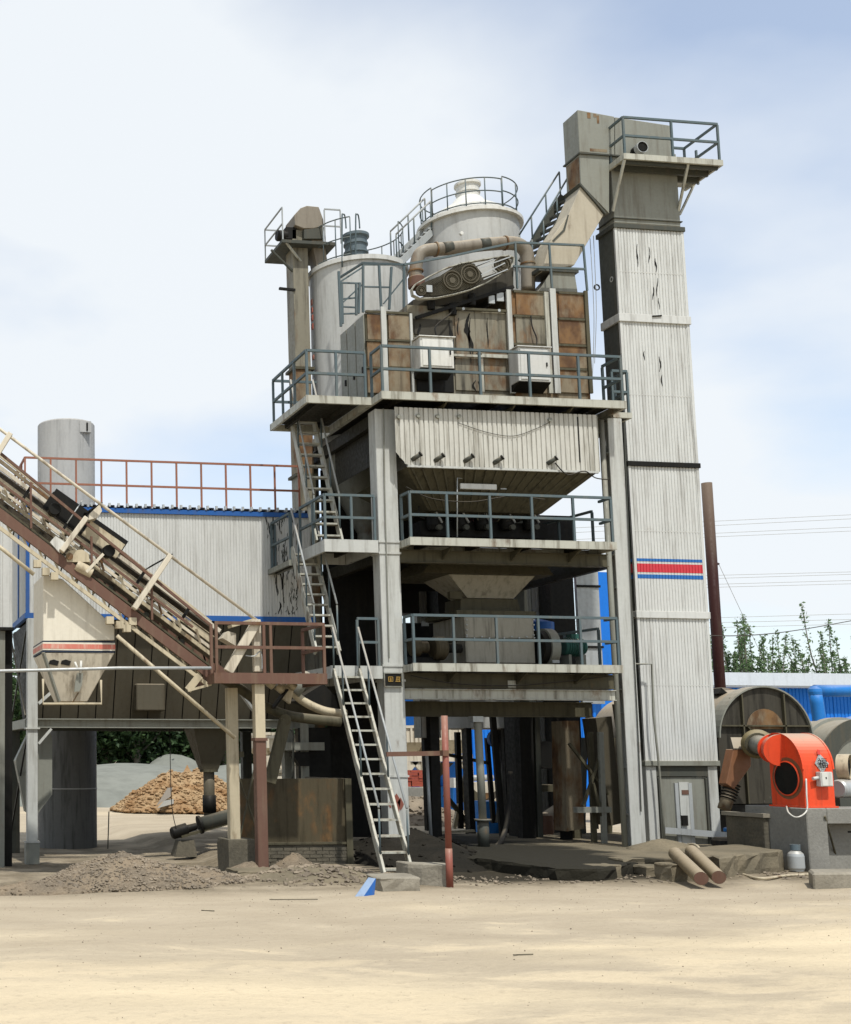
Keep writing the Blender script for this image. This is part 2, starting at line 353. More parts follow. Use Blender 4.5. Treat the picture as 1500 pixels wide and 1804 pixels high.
def gz(x, y):
    z = .05*noise.noise(V(x*.35, y*.35, 0))*sstep(y, 4, 9)+.02*noise.noise(V(x*1.3, y*1.3, 3))
    z -= .2*sstep(y, 20.6, 22)*(1-sstep(x, 6.6, 7.4))*(1-sstep(y, 36, 40))      # lower floor under the filter house
    z += .9*sstep(y, 34, 60)*(1-sstep(x, 16, 26))*.25
    return z
xs = [-900,-300,-100,-40]+lin(-16, 34, 110)+[60,120,300,900]
ys = [-200,-40,-10]+lin(-2, 44, 130)+[50,60,80,120,250,600,1500]
mb = MB(); nx = len(xs)
mb.add([(x, y, gz(x, y) if -17 < x < 35 and 0 < y < 90 else (0 if y < 90 else -.5)) for y in ys for x in xs],
       [(j*nx+i, j*nx+i+1, (j+1)*nx+i+1, (j+1)*nx+i) for j in range(len(ys)-1) for i in range(nx-1)], True)
solo('ground', mb, M['ground'], None, None, loc=V(0,0,0), kind='structure')

# ================================================================ RAILINGS AND STAIRS
def railing(parent, pts, h=.9, post_at=None, mat=None, r=.024, mids=(.5,), kick=False, step=1.1, end=(True, True), kb=.10):
    """square-tube guard rail along floor points; the rails are the part, each post a sub-part"""
    mat = mat or M['rail']; pts = [Vector(p) for p in pts]; mb = MB(); up = V(0,0,h)
    for a, b in zip(pts, pts[1:]):
        for k in (1,)+tuple(mids): mb.beam(a+up*k, b+up*k, 2*r, 2*r)
        if kick: mb.beam(a+V(0,0,kb/2), b+V(0,0,kb/2), .012, kb)
    ra = part('railing', mb, mat, parent)
    post = MB().box((-r*.9,-r*.9,.003), (r*.9,r*.9,h-r*1.02)); place = []
    if post_at is None:
        for i, (a, b) in enumerate(zip(pts, pts[1:])):
            L = (b-a).length; n = max(1, round(L/step))
            for j in range(n+1):
                if j == n and i < len(pts)-2: continue
                place.append(a+(b-a)*(j/n))
    else: place = [Vector(p) for p in post_at]
    copies('post', post, mat, ra, place)
    return ra
def stair(name, label, bl, br, tl, tr, n, mat_s, mat_h, hand=(1,1), hh=.85, tread_d=.16, ext=0., hpost=(.04,.36,.68,.98)):
    bl, br, tl, tr = map(Vector, (bl, br, tl, tr))
    t = thing(name, (bl+br)/2, label, 'staircase')
    for a, b in ((bl, tl), (br, tr)):
        part('stringer', MB().beam(a, b, .045, .15), mat_s, t, .006)
    wv = br-bl; ang = math.atan2(wv.y, wv.x)
    tm = MB().box((-wv.length/2+.025, -tread_d/2, -.017), (wv.length/2-.025, tread_d/2, .017))
    cb, ct = (bl+br)/2, (tl+tr)/2
    copies('tread', tm, mat_s, t, [(cb+(ct-cb)*((i+.5)/n), (0,0,ang)) for i in range(n)])
    for on, a, b in ((hand[0], bl, tl), (hand[1], br, tr)):
        if not on: continue
        d = b-a; q0 = a+d*hpost[0]; q1 = a+d*(hpost[-1]+ext)
        hr = part('handrail', MB().tube([q0+V(0,0,hh), q1+V(0,0,hh)], .02, 8), mat_h, t)
        for k in hpost:
            q = a+d*k
            part('post', MB().tube([q+V(0,0,.07), q+V(0,0,hh-.022)], .017, 6), M['rail'], hr)
    return t

# ================================================================ MIXING TOWER FRAME
YC, YL = 22.37, 21.92                       # column fronts, deck lips
D1, D2, D3 = P(690, 689, YL).z, P(735, 946, YL).z, P(735, 1168, YL).z
XL0, XL1, XR0, XR1 = 9.73, 10.14, 14.58, 14.88
YB = 26.2
t = mixing = thing('mixing_tower', (12.3, 24.2, 0), 'tall grey steel tower frame on four columns with three railed decks, filling the centre', 'tower')
def hcol(x0, x1, y0, z0, z1, m=M['col'], d=.32):
    mb = MB().box((x0,y0,z0), (x1,y0+.03,z1)).box((x0,y0+d-.03,z0), (x1,y0+d,z1)).box(((x0+x1)/2-.012,y0+.031,z0), ((x0+x1)/2+.012,y0+d-.031,z1))
    return mb
cl = part('column', MB().box((XL0,YC,.0), (XL1,YC+.33,D1-.22)), M['col'], t, .01)
for z in (D2-.24, D2-.02, D3-.30, D3-.02, 1.55):
    part('splice_plate', MB().box((XL0-.018,YC-.018,z-.02), (XL1+.018,YC+.348,z+.02)), M['col'], cl)
cr_ = part('column', hcol(XR0, XR1, YC, .0, D1-.22), M['col'], t, .006)
for z in (.8, 1.7, 2.75, 3.2, 4.3, 5.2, 5.85, 6.9, 7.9):
    part('stiffener', MB().box((XR0+.02,YC+.032,z), (XR1+.012,YC+.29,z+.025)), M['col'], cr_)
part('drain_pipe', MB().tube([(XR0-.09,YC+.08,.0), (XR0-.09,YC+.08,D1-.25)], .055, 10), M['grey'], t)
for x in (XL0, XR0): part('column', MB().box((x,YB,.0), (x+.3,YB+.3,D1-.2)), M['dgrey'], t, .01)
for x, y in ((XL0+.2, YC+.17), (XR0+.15, YC+.17), (XL0+.15, YB+.15), (XR0+.15, YB+.15)):
    part('base_plate', MB().box((x-.33,y-.27,0), (x+.33,y+.27,.035)), M['grey'], t)
# decks: plate with a lip channel, joists beneath
def deck(x0, x1, y0, y1, z, lip=.15, m=M['lip']):
    pl = MB().box((x0+.051,y0+.051,z-.012), (x1-.051,y1-.051,z-.001))
    mb = MB().box((x0,y0-.006,z-.013), (x1,y0+.05,z)).box((x0,y0-.006,z-lip), (x1,y0+.05,z-.014)); mb.box((x0-.006,y0+.052,z-lip), (x0+.05,y1,z-.014)); mb.box((x1-.05,y0+.052,z-lip), (x1+.006,y1,z-.014))
    mb.box((x0+.06,y1-.05,z-lip), (x1-.06,y1,z-.014))
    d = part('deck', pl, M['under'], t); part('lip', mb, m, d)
    n = max(2, int((x1-x0)/.9)); jm = MB().box((-.03,0,-.09), (.03,y1-y0-.12,0))
    copies('joist', jm, M['under'], d, [(x0+(x1-x0)*(i+.5)/n, y0+.06, z-.016) for i in range(n)])
    return d
X1a, X1b = P(672,688,YL).x, P(1104,705,YL).x
deck(X1a, X1b, YL, YB+.5, D1)
XS = P(539,692,YC).x
deck(XS, X1a-.012, YC-.01, P(476,746,24.4).y+.1, D1-.004)
deck(X1b+.012, X1b+.42, YC+.02, YC+.5, D1-.09, lip=.11)
X2a, X2b = P(722,947,YL).x, P(1087,958,YL).x
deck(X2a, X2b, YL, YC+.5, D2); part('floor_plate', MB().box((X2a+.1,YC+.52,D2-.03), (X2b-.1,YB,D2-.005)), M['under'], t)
XS2 = P(571,950,YC).x
deck(XS2, XL0-.025, YC-.01, YC+1.55, D2+.0, lip=.24, m=M['col'])
X3a, X3b = P(728,1168,YL).x, P(1098,1172,YL).x
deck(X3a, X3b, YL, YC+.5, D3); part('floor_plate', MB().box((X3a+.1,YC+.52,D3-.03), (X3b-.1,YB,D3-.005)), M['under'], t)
XS3 = P(583,1178,YC).x
deck(XS3, XL0-.025, YC-.01, YC+2.6, D3-.03, lip=.24, m=M['col'])
# beams between the columns
for z0, z1, y, m in ((D1-.52, D1-.24, YC+.06, M['olive']), (D2-.40, D2-.18, YC+.04, M['olive']), (D3-.42, D3-.17, YC+.04, M['olive']),
                     (P(900,1232,YC).z, P(900,1216,YC).z, YC+.02, M['lip']), (P(900,1262,23.4).z, P(900,1238,23.4).z, 23.4, M['olive']),
                     (D1-.5, D1-.2, YB, M['black']), (D2-.4, D2-.1, YB, M['black']), (D3-.4, D3-.1, YB, M['black'])):
    mb = MB().box((XL1+.005,y,z0), (XR0-.16 if y < 23 else XR0-.03,y+.02,z1)).box((XL1+.005,y-.05,z0-.015), (XR0-.16 if y < 23 else XR0-.03,y+.10,z0)).box((XL1+.005,y-.05,z1), (XR0-.16 if y < 23 else XR0-.03,y+.10,z1+.015))
    part('cross_beam', mb, m, t)
pz0, pz1 = P(905,1215,YC).z, P(905,1199,YC).z
part('strut', MB().box((P(897,1207,YC).x,YC+.03,pz0), (P(911,1207,YC).x,YC+.11,pz1)), M['lip'], t)
for z in (D1-.45, D2-.36, D3-.4):
    for x in (XL0+.1, XR0+.1):
        part('side_beam', MB().box((x,YC+.34,z), (x+.12,YB-.005,z+.24)), M['under'], t)
for x in (11.0, 12.4, 13.6):                 # brackets under the lips
    for z in (D1, D2, D3): part('bracket', MB().prism([(x,YL+.06,z-.155), (x,YC+.03,z-.155), (x,YC+.03,z-.34)], (.03,0,0)), M['olive'], t)
# rails of the decks
e = .05
railing(t, [(X1a+e,YC+.1,D1), (X1a+e,YL+e,D1), (X1b-e,YL+e,D1), (X1b-e,YC+.2,D1)], h=.9,
        post_at=[(X1a+e,YL+e,D1)]+[(P(px,650,YL).x,YL+e,D1) for px in (760,848,935,1022)]+[(X1b-e,YL+e,D1), (X1b-e,YC+.2,D1), (X1a+e,YC+.1,D1)])
YS = 24.4
railing(t, [(X1a-.1,YC+e,D1), (XS+e,YC+e,D1), (XS+e,YS,D1), (XS+1.0,YS,D1)], h=.9,
        post_at=[(X1a-.1,YC+e,D1), (P(594,650,YC).x,YC+e,D1), (XS+e,YC+e,D1), (XS+e,YC+.75,D1), (XS+e,YC+1.45,D1), (XS+e,YS,D1)])
railing(t, [(X1b+.05,YC+.06,D1-.09), (X1b+.38,YC+.06,D1-.09), (X1b+.38,YC+.48,D1-.09)], h=.86)
railing(t, [(X2a+e,YC-.02,D2), (X2a+e,YL+e,D2), (X2b-e,YL+e,D2), (X2b-e,YC-.02,D2)], h=.87,
        post_at=[(X2a+e,YC-.02,D2), (X2a+e,YL+e,D2)]+[(P(px,905,YL).x,YL+e,D2) for px in (790,866,940,1013)]+[(X2b-e,YL+e,D2)])
railing(t, [(XL0-.06,YC+e,D2), (XS2+e,YC+e,D2), (XS2+e,YC+1.4,D2)], h=.87, post_at=[(XL0-.06,YC+e,D2), (P(621,905,YC).x,YC+e,D2), (XS2+e,YC+e,D2), (XS2+e,YC+.7,D2), (XS2+e,YC+1.4,D2)])
railing(t, [(X3a+e,YC-.02,D3), (X3a+e,YL+e,D3), (X3b-e,YL+e,D3), (X3b-e,YC-.02,D3)], h=.9,
        post_at=[(X3a+e,YC-.02,D3), (X3a+e,YL+e,D3)]+[(P(px,1125,YL).x,YL+e,D3) for px in (802,878,952,1026)]+[(X3b-e,YL+e,D3)])
railing(t, [(XL0-.06,YC+e,D3-.03), (P(632,1130,YC).x,YC+e,D3-.03)], h=.9)
railing(t, [(XR0-.5,YB-.3,D3), (XR0-.1,YC+.55,D3)], h=.8, mids=()); railing(t, [(XR0-.5,YB-.3,D2), (XR0-.1,YC+.55,D2)], h=.8, mids=())
# landing between the lower and the middle stair
deck(P(500,988,24.0).x, XS2-.02, 23.7, 25.0, P(512,990,24.0).z, lip=.12, m=M['grey'])
lz = P(512,990,24.0).z; lx = P(502,988,24.0).x
railing(t, [(XS2-.1,24.9,lz), (lx+.04,24.9,lz), (lx+.04,23.76,lz)], h=.95)

for x0,y0,x1,y1 in ((692,1398,706,1440),(684,1412,690,1426),(700,1405,712,1428)): part('paint_smear', MB().prism([P(x0,y0+9,YC-.005), P((x0+x1)/2,y0,YC-.005), P(x1,y0+12,YC-.005), P(x1-3,y1-4,YC-.005), P((x0+x1)/2,y1,YC-.005), P(x0+2,(y0+y1)/2,YC-.005)][::-1], (0,-.002,0)), M['redpole'], t)
# the plaque on the left column
t = thing('name_plaque', (9.95, YC-.03, P(694,1196,YC).z), 'small dark plaque with two yellow characters on the left column', 'plaque')
a, b = P(677,1187,YC-.02), P(707,1209,YC-.02)
part('board', MB().box((a.x,YC-.045,b.z), (b.x,YC-.02,a.z)), M['black'], t)
f = MB(); wd = .018
f.box((a.x-wd,YC-.055,b.z-wd), (b.x+wd,YC-.02,b.z)).box((a.x-wd,YC-.055,a.z), (b.x+wd,YC-.02,a.z+wd)).box((a.x-wd,YC-.055,b.z+.001), (a.x,YC-.02,a.z-.001)).box((b.x,YC-.055,b.z+.001), (b.x+wd,YC-.02,a.z-.001))
part('frame', f, M['grey'], t)
def glyph(bars, x, z, s):
    g = MB()
    for x0, z0, x1, z1 in bars: g.beam((x+x0*s,YC-.05,z+z0*s), (x+x1*s,YC-.05,z+z1*s), .008, .014, (0,1,0))
    return g
zc = (a.z+b.z)/2+.01
part('character', glyph([(0,0,1,0),(0,1,1,1),(0,0,0,1),(1,0,1,1),(.25,.5,.75,.5),(.5,.2,.5,.8),(.3,.75,.7,.75),(.25,.22,.75,.22)], a.x+.07, zc-.04, .085), M['yellow'], t)
part('character', glyph([(-.1,0,1,0),(.1,1,1,1),(.2,.98,.05,.05),(.9,.95,.85,.05),(.5,.95,.45,.05),(.12,.5,.9,.5)], a.x+.215, zc-.04, .085), M['yellow'], t)

# ================================================================ STAIRS
stair('steel_stair', 'pale steel ladder stair from the yard up to the lowest deck', P(678,1546,19.45), P(728,1547,19.45), P(588,1182,YC-.06), P(633,1182,YC-.06), 14, M['lip'], M['railp'], hand=(1,1), hpost=(.07,.42,.78,.99))
stair('steel_stair', 'weathered middle ladder stair between the lowest and second decks', P(557,1150,22.6), P(598,1150,22.6), P(514,966,23.75), P(554,972,23.75), 10, M['lip'], M['railp'])
stair('steel_stair', 'weathered upper ladder stair rising to the railed top deck', P(557,955,23.1), P(602,955,23.1), P(513,735,24.3), P(552,735,24.3), 11, M['lip'], M['railp'])

# ================================================================ HOT BINS under the top deck
t = thing('hot_bin', (12.3, 23.2, D2), 'ribbed pale storage bin tapering into a hopper below the top deck', 'bin')
yb = YL+.20
zt, zl, zr, zm = D1-.25, P(700,797,yb).z, P(1050,832,yb).z, P(717,820,yb).z
xa, xa2, xb = P(697,797,yb).x, P(717,820,yb).x, P(1057,830,yb).x
front = MB().corr((xa,yb,zm), (1,0,0), (0,0,zt-zm), xb-xa, .10, .022)
front.v = [(x, y, z if z > zm+.01 or x > xa2 else zm+(xa2-x)/(xa2-xa)*(zl-zm)) for x, y, z in front.v]
bw = part('front_sheet', front, M['binclad'], t)
part('lip', MB().beam((xa2,yb-.03,zm-.02), (xb-.05,yb-.03,zm-.02), .05, .04), M['col'], bw)
part('side_sheet', MB().prism([(xa-.003,YC+.36,zl), (xa-.003,yb+3,zl), (xa-.003,yb+3,zt), (xa-.003,YC+.36,zt)], (-.01,0,0)), M['under'], t)
part('side_sheet', MB().prism([(xb,yb+.03,zm), (xb,yb+3,zm), (xb,yb+3,zt), (xb,yb+.03,zt)], (.01,0,0)), M['grey'], t)
A = [V(xa2,yb+.03,zm-.025), V(xb-.06,yb+.03,zm-.025), V(xb-.06,yb+2.6,zm-.025), V(xa2,yb+2.6,zm-.025)]
bx0, bx1 = P(755,898,yb+.8).x, P(955,905,yb+.8).x; bz = P(850,902,yb+.8).z
B = [V(bx0,yb+.8,bz), V(bx1,yb+.8,bz), V(bx1,yb+1.9,bz), V(bx0,yb+1.9,bz)]
hp = part('hopper', MB().loft(A, B), M['olive'], t)
n = 18
for i in range(n):
    k = (i+.5)/n; p, q = A[0].lerp(A[1], k), B[0].lerp(B[1], k)
    part('rib', MB().beam(p+V(0,-.012,-.02), q+V(0,-.012,.02), .035, .02, (0,-1,0)), M['olive'], hp)
# pegs along the lower edge and bolts along the top
for px, py in ((733,805), (773,807), (825,808), (877,811), (972,812)):
    c = P(px,py,yb-.05)
    pg = part('air_cylinder', MB().tube([c+V(-.06,.05,-.05), c+V(.06,-.06,.04)], .045, 10), M['dgrey'], t)
    part('cap', MB().tube([c+V(.06,-.06,.04), c+V(.075,-.075,.053)], .052, 10), M['black'], pg)
for px, py in ((702,735), (736,733), (770,734), (808,734), (968,740)):
    c = P(px,py,yb-.02); part('bolt', MB().tube([c+V(0,.04,0), c+V(0,-.05,0)], .04, 8), M['grey'], t)
part('cable', MB().tube(smooth_path([P(808,745,yb-.04), P(860,762,yb-.04), P(905,768,yb-.04), P(945,755,yb-.04), P(968,744,yb-.04)]), .006, 5), M['rubber'], t)
part('hose', MB().tube(smooth_path([P(978,815,yb-.08), P(1000,836,yb-.08), P(1030,830,yb-.08), P(1050,842,yb-.05), P(1074,845,yb-.03)]), .012, 5), M['rubber'], t)
part('drip_stain_strip', MB().box((P(1018,780,yb).x,yb-.03,P(1018,815,yb).z), (P(1020,780,yb).x,yb-.024,P(1018,735,yb).z)), M['black'], t)

# lamp, gauge and the pneumatic gates beneath
ls = solo('strip_lamp', pb(812,862,876,852,YL+.33,YL+.38), M['clad2'], 'pale strip lamp box fixed under the ribbed bin', 'lamp', bevel=.01)
t = thing('gate_valves', (12, YC+1, D2), 'dark row of bin gates with hoses and cylinders on the second deck', 'valve')
y = YC+.95
part('manifold', pb(742,946,965,920,y,y+.6), M['black'], t)
for i, px in enumerate((765, 812, 850, 893, 935)):
    c = P(px,915,y-.1)
    part('gate_body', MB().lathe(c+V(0,0,-.22), [(.0,.0),(.12,.0),(.15,.1),(.15,.3),(.09,.36),(.09,.5),(0,.5)], 14), M['black'], t)
    part('cylinder_rod', MB().tube([c+V(-.12,-.14,.3), c+V(.08,-.18,-.1)], .022, 8), M['galv'], t)
    part('end_cap', MB().lathe(c+V(0,-.16,-.2), [(0,0),(.055,0),(.055,.09),(0,.09)], 12, axis=(0,-1,0)), M['dgrey'], t)
    for k in range(3):
        a = P(px-20+random.random()*30, 872+random.random()*10, y-.2); b = P(px-18+random.random()*36, 905+random.random()*20, y-.25)
        part('hose', MB().tube(smooth_path([a, a.lerp(b,.4)+V(random.uniform(-.14,.14),-.06,.02), a.lerp(b,.75)+V(random.uniform(-.16,.16),-.05,-.06), b]), .011, 5), M['olive'] if k == 0 else M['rubber'], t)
part('gauge', MB().lathe(P(841,844,YC+.15), [(0,0),(.045,0),(.045,.03),(0,.03)], 16, axis=(0,-1,0)), M['white'], t)
part('valve_block', pb(880,862,893,849,YC+.1,YC+.16), M['galv'], t)
part('air_pipe', MB().tube([P(806,946,YC-.1), P(806,842,YC-.1), P(828,844,YC+.05)], .012, 6), M['railp'], t)
part('air_pipe', MB().tube([P(860,848,YC+.1), P(900,847,YC+.1), P(960,853,YC+.14)], .012, 6), M['olive'], t)
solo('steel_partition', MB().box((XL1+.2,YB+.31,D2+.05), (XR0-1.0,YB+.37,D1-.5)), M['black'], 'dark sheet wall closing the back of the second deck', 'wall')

# ================================================================ WEIGH HOPPER AND MIXER on the lowest deck
t = thing('weigh_hopper', (12.1, 23.4, D3+1.2), 'grimy weigh hopper with a wide skirt above the mixer', 'hopper')
y = 23.45
def quad_at(x0, x1, py, y0, y1): 
    a, b = P(x0,py,y0), P(x1,py,y0); z = (a.z+b.z)/2
    return [V(a.x,y0,z), V(b.x,y0,z), V(b.x,y1,z), V(a.x,y1,z)]
part('collar', MB().loft(quad_at(768,948,1002-22,y-.0,y+1.3), quad_at(768,948,990,y,y+1.3)), M['olive'], t)
part('skirt', MB().loft(quad_at(760,958,987,y+.0,y+1.3), quad_at(746,976,1011,y-.15,y+1.45)), M['olive'], t)
part('cone', MB().loft(quad_at(790,944,1012,y+.02,y+1.2), quad_at(824,905,1054,y+.3,y+.95)), M['mixp'], t)
part('neck', MB().loft(quad_at(812,912,1055,y+.28,y+.97), quad_at(812,918,1078,y+.28,y+.97)), M['olive'], t)
part('hatch', pb(793,1055,815,1042,y+.2,y+.3), M['olive'], t)
t = thing('mixer', (12.1, 23.5, D3), 'olive grey mixer box with flanged seams on the lowest deck', 'mixer')
y = 23.4
part('lid', pb(805,1085,945,1076,y,y+1.4), M['olive'], t)
part('casing', pb(820,1168,942,1086,y,y+1.4), M['mixp'], t, .01)
part('flange', pb(818,1124,944,1128,y-.03,y+1.43), M['olive'], t)
fb = MB().tube([(0,-.0,0), (0,-.03,0)], .016, 6)
copies('bolt', fb, M['galv'], t, [P(822+i*13.2,1122+2*(i%2),y-.03) for i in range(10)]+[P(940,1092+i*9,y-.002) for i in range(4)]+[P(822,1092+i*9,y-.002) for i in range(4)])
t = thing('drive_motor', (10.8, 22.9, D3), 'dark drive motor and coupling left of the mixer box', 'motor')
y = 23.4; c = P(724,1140,y)
part('body', MB().lathe(c, [(0,0),(.17,0),(.19,.03),(.19,.16),(.12,.18),(.12,.34),(0,.34)], 18, axis=(1,0,0)), M['rustd'], t)
c = P(762,1142,y); part('coupling', MB().lathe(c, [(0,0),(.2,0),(.24,.04),(.24,.22),(.2,.26),(0,.26)], 18, axis=(1,0,0)), M['rustd'], t)
part('shaft', MB().tube([c+V(.26,0,0), c+V(.6,0,0)], .09, 12), M['black'], t)
part('foot', pb(718,1168,775,1158,y,y+.4), M['black'], t)
t = thing('belt_guard', (14.0, 23.2, D3), 'curved guard wheel right of the mixer with a pale rim', 'guard')
y = 23.2; c = P(945,1142,y+.3)
part('wheel', MB().lathe(c, [(0,0),(.36,0),(.36,.12),(0,.12)], 24, axis=(1,0,0)), M['black'], t)
part('rim', MB().lathe(c+V(.13,0,0), [(.30,0),(.40,0),(.40,.18),(.30,.18),(.30,0)], 24, axis=(1,0,0), caps=False), M['grey'], t)
part('stand', pb(974,1168,986,1155,y,y+.2), M['galv'], t)
t = thing('green_motor', (14.3, 23.3, D3), 'dark green electric motor at the right end of the lowest deck', 'motor')
c = P(992,1140,y+.3)
bd = part('body', MB().lathe(c, [(0,0),(.15,0),(.17,.03),(.17,.42),(.14,.46),(0,.46)], 18, axis=(1,0,0)), M['green'], t)
for k in range(7): part('fin', MB().lathe(c+V(.06+k*.05,0,0), [(.171,0),(.195,0),(.195,.014),(.171,.014),(.171,0)], 18, axis=(1,0,0), caps=False), M['green'], bd)
for dx in (.05, .36): part('foot', MB().box(c+V(dx,-.12,-.16), V(c.x+dx+.06,c.y+.15,D3)), M['grey'], t)
part('terminal_box', MB().box(c+V(.14,-.1,.16), c+V(.3,.08,.26)), M['green'], t)
# ================================================================ SCREEN HOUSE on the top deck
t = thing('screen_house', (12.4, 23.5, D1), 'rusty panelled screen house standing on the railed top deck', 'screen house')
ys = 22.66
def fpx(x0, y0, x1, y1, Y): a, b = P((x0), (y0+y1)/2, Y), P(x1, (y0+y1)/2, Y); return a.x, b.x, P((x0+x1)/2, y1, Y).z, P((x0+x1)/2, y0, Y).z
def fbox(x0, y0, x1, y1, Y, d=.03, mb=None):
    X0, X1, z0, z1 = fpx(x0, y0, x1, y1, Y); return (mb or MB()).box((X0, Y, z0), (X1, Y+d, z1))
def flake(x0, y0, x1, y1, Y):            # a torn sliver of missing paint
    n = max(3, int((y1-y0)/4)); l, r = [], []
    for i in range(n+1):
        k = i/n; y = y0+(y1-y0)*k; xc = (x0+x1)/2+(x1-x0)*.35*math.sin(k*5+x0); wd = (x1-x0)*.32*math.sin(math.pi*min(.97,max(.05,k)))*random.uniform(.4,1.1)+.3
        l.append(P(xc-wd,y,Y)); r.append(P(xc+wd,y,Y))
    return MB().prism(l+r[::-1], (0,.002,0))
# bodies behind the panels
L0, L1, _, lt = fpx(646, 552, 724, 692, ys)
part('casing', MB().box((L0+.01,ys+.035,D1+.003), (L1-.01,ys+1.25,lt-.01)), M['olive'], t)
C0, C1, _, ct = fpx(727, 540, 905, 692, ys+.06)
part('casing', MB().box((L1+.005,ys+.095,D1+.003), (C1-.005,ys+2.3,ct-.01)), M['dirtyp'], t)
R0, R1, _, rt = fpx(906, 514, 1038, 692, ys)
part('casing', MB().box((R0+.01,ys+.035,D1+.003), (R1-.01,ys+1.7,rt-.01)), M['rusty'], t)
for x0, y0, x1, y1, m in ((648,554,672,598,'rusty'),(648,602,672,646,'rusty'),(648,650,672,692,'rusty'),(685,555,723,598,'rusty'),(685,602,723,646,'rusty'),(685,650,723,692,'rusty'),
                          (910,516,963,555,'rusty'),(910,559,963,605,'dirtyp'),(910,609,963,692,'rusty'),(985,518,1034,560,'rusty'),(985,564,1036,606,'rusty'),(985,610,1037,648,'rusty'),(985,652,1038,692,'rusty')):
    part('panel', fbox(x0,y0,x1,y1,ys), M[m], t, .006)
for x0, y0, x1, y1, m in ((730,562,798,590,'soot'),(730,594,744,650,'dirtyp'),(803,548,838,624,'dirtyp'),(838,548,898,624,'dirtyp'),(803,626,846,688,'dirtyp'),(854,630,902,688,'dirtyp'),(735,655,800,690,'black'),(748,594,802,655,'soot')):
    part('panel', fbox(x0,y0,x1,y1,ys+.06), M[m], t, .006)
for x0, y0, x1, y1, m in ((674,540,683,692,'col'),(725,552,729,692,'col'),(897,510,905,692,'col'),(964,514,971,692,'lip'),(974,508,984,692,'col'),(1035,512,1041,692,'olive')):
    part('post', fbox(x0,y0,x1,y1,ys-.05,.05), M[m], t)
for x0, y0, x1, y1 in ((645,548,725,552),(645,598,674,601),(684,598,725,601),(645,646,674,649),(684,646,725,649),(906,512,964,516),(985,514,1035,518),(906,555,964,559),(985,560,1035,564),(906,605,964,609),(985,606,1035,610),(985,648,1035,652),(800,543,897,547),(800,624,850,628),(850,624,903,630)):
    part('angle_bar', fbox(x0,y0,x1,y1,ys-.02,.05), M['lip'] if y0 == 624 else M['olive'], t)
part('door_frame', fbox(847,629,853,690,ys-.0,.05), M['lip'], t)
for px, py in ((815,545),(878,548)): part('lug', MB().lathe(P(px,py,ys+.02), [(0,0),(.03,0),(.03,.05),(0,.05)], 10, axis=(0,-1,0)), M['galv'], t)
for x0, y0, x1, y1 in ((820,552,836,624),(826,560,831,640),(832,670,842,691),(790,560,800,640),(784,600,802,648),(844,664,852,682),(760,655,766,692),(736,570,742,592),(806,560,809,590),(858,560,861,612)):      # tar runs
    part('tar_run', flake(x0,y0,x1,y1,ys+.052), M['black'], t)
for d0, d1, nm in ((.02,.42,0),(.46,.86,1),(.9,1.22,2)):                              # left side doors
    dr = part('side_door', MB().box((L0-.02,ys+.04+d0,D1+.02), (L0+.008,ys+.04+d1,lt-.03)), M['grey'], t, .006)
    part('handle', MB().box((L0-.05,ys+.04+d0+.05,D1+.62), (L0-.021,ys+.04+d0+.09,D1+.74)), M['black'], dr)
# vibrator frame slanting up behind the guard
part('slanted_cover', MB().prism([P(728,548,ys+.12), P(905,512,ys+.12), P(905,470,ys+.12), P(800,505,ys+.12), P(728,528,ys+.12)], (0,1.4,0)), M['soot'], t)
part('spring_frame', MB().beam(P(733,560,ys), P(905,505,ys), .05, .07), M['black'], t)
for px, py in ((760,535),(798,545),(832,528)): part('spring', MB().lathe(P(px,py,ys+.05), [(0,-.12),(.07,-.12),(.08,0),(.07,.12),(0,.12)], 12), M['black'], t)
part('wedge', fbox(876,515,888,530,ys-.01,.04), M['galv'], t); part('wedge', fbox(862,520,872,534,ys-.01,.04), M['galv'], t)

t = thing('belt_guard', (11.4, 22.4, P(815,520,22.4).z), 'long tilted wire mesh belt guard with a pale curved rim above the screen house', 'guard')
yg = 22.42
rim = [(728,508),(735,498),(758,485),(786,471),(815,462),(848,456),(880,451),(898,448),(908,452),(907,461),(898,472),(880,484),(858,497),(830,509),(800,517),(770,523),(742,524),(730,518)]
rp = [P(x,y,yg) for x, y in rim]
belly = [(735,505),(745,498),(775,486),(812,462),(836,464),(850,482),(848,497),(826,508),(798,516),(770,521),(743,521)]
part('inner_plate', MB().prism([P(x,y,yg+.06) for x, y in belly][::-1], (0,.02,0)), M['soot'], t)
rm = MB()
for i in range(len(rp)): rm.beam(rp[i]+V(0,.08,0), rp[(i+1)%len(rp)]+V(0,.08,0), .10, .018, (rp[i]-P(815,490,yg)).normalized())
part('rim', rm, M['lip'], t)
wires = MB(); c0 = P(818,488,yg)
import itertools
def inside(x, y, pl):
    r = False; j = len(pl)-1
    for i in range(len(pl)):
        if (pl[i][1] > y) != (pl[j][1] > y) and x < (pl[j][0]-pl[i][0])*(y-pl[i][1])/(pl[j][1]-pl[i][1])+pl[i][0]: r = not r
        j = i
    return r
def lattice(pl, step, Y, mb, d=(1,1)):
    for sgn in (1, -1):
        for k in range(-400, 400, step):
            run = []
            for x in range(725, 912, 1):
                y = 480+sgn*(x-818)*.9+k
                if inside(x, y, pl): run.append((x, y))
                elif len(run) > 2: mb.beam(P(*run[0], Y), P(*run[-1], Y), .008, .005); run = []
                else: run = []
            if len(run) > 2: mb.beam(P(*run[0], Y), P(*run[-1], Y), .008, .005)
lattice(belly, 4, yg+.01, wires); lattice([(868,470),(880,456),(900,452),(905,460),(897,472),(878,484),(868,480)], 5, yg+.01, wires)
part('wire_mesh', wires, M['olive'], t, kind='stuff')
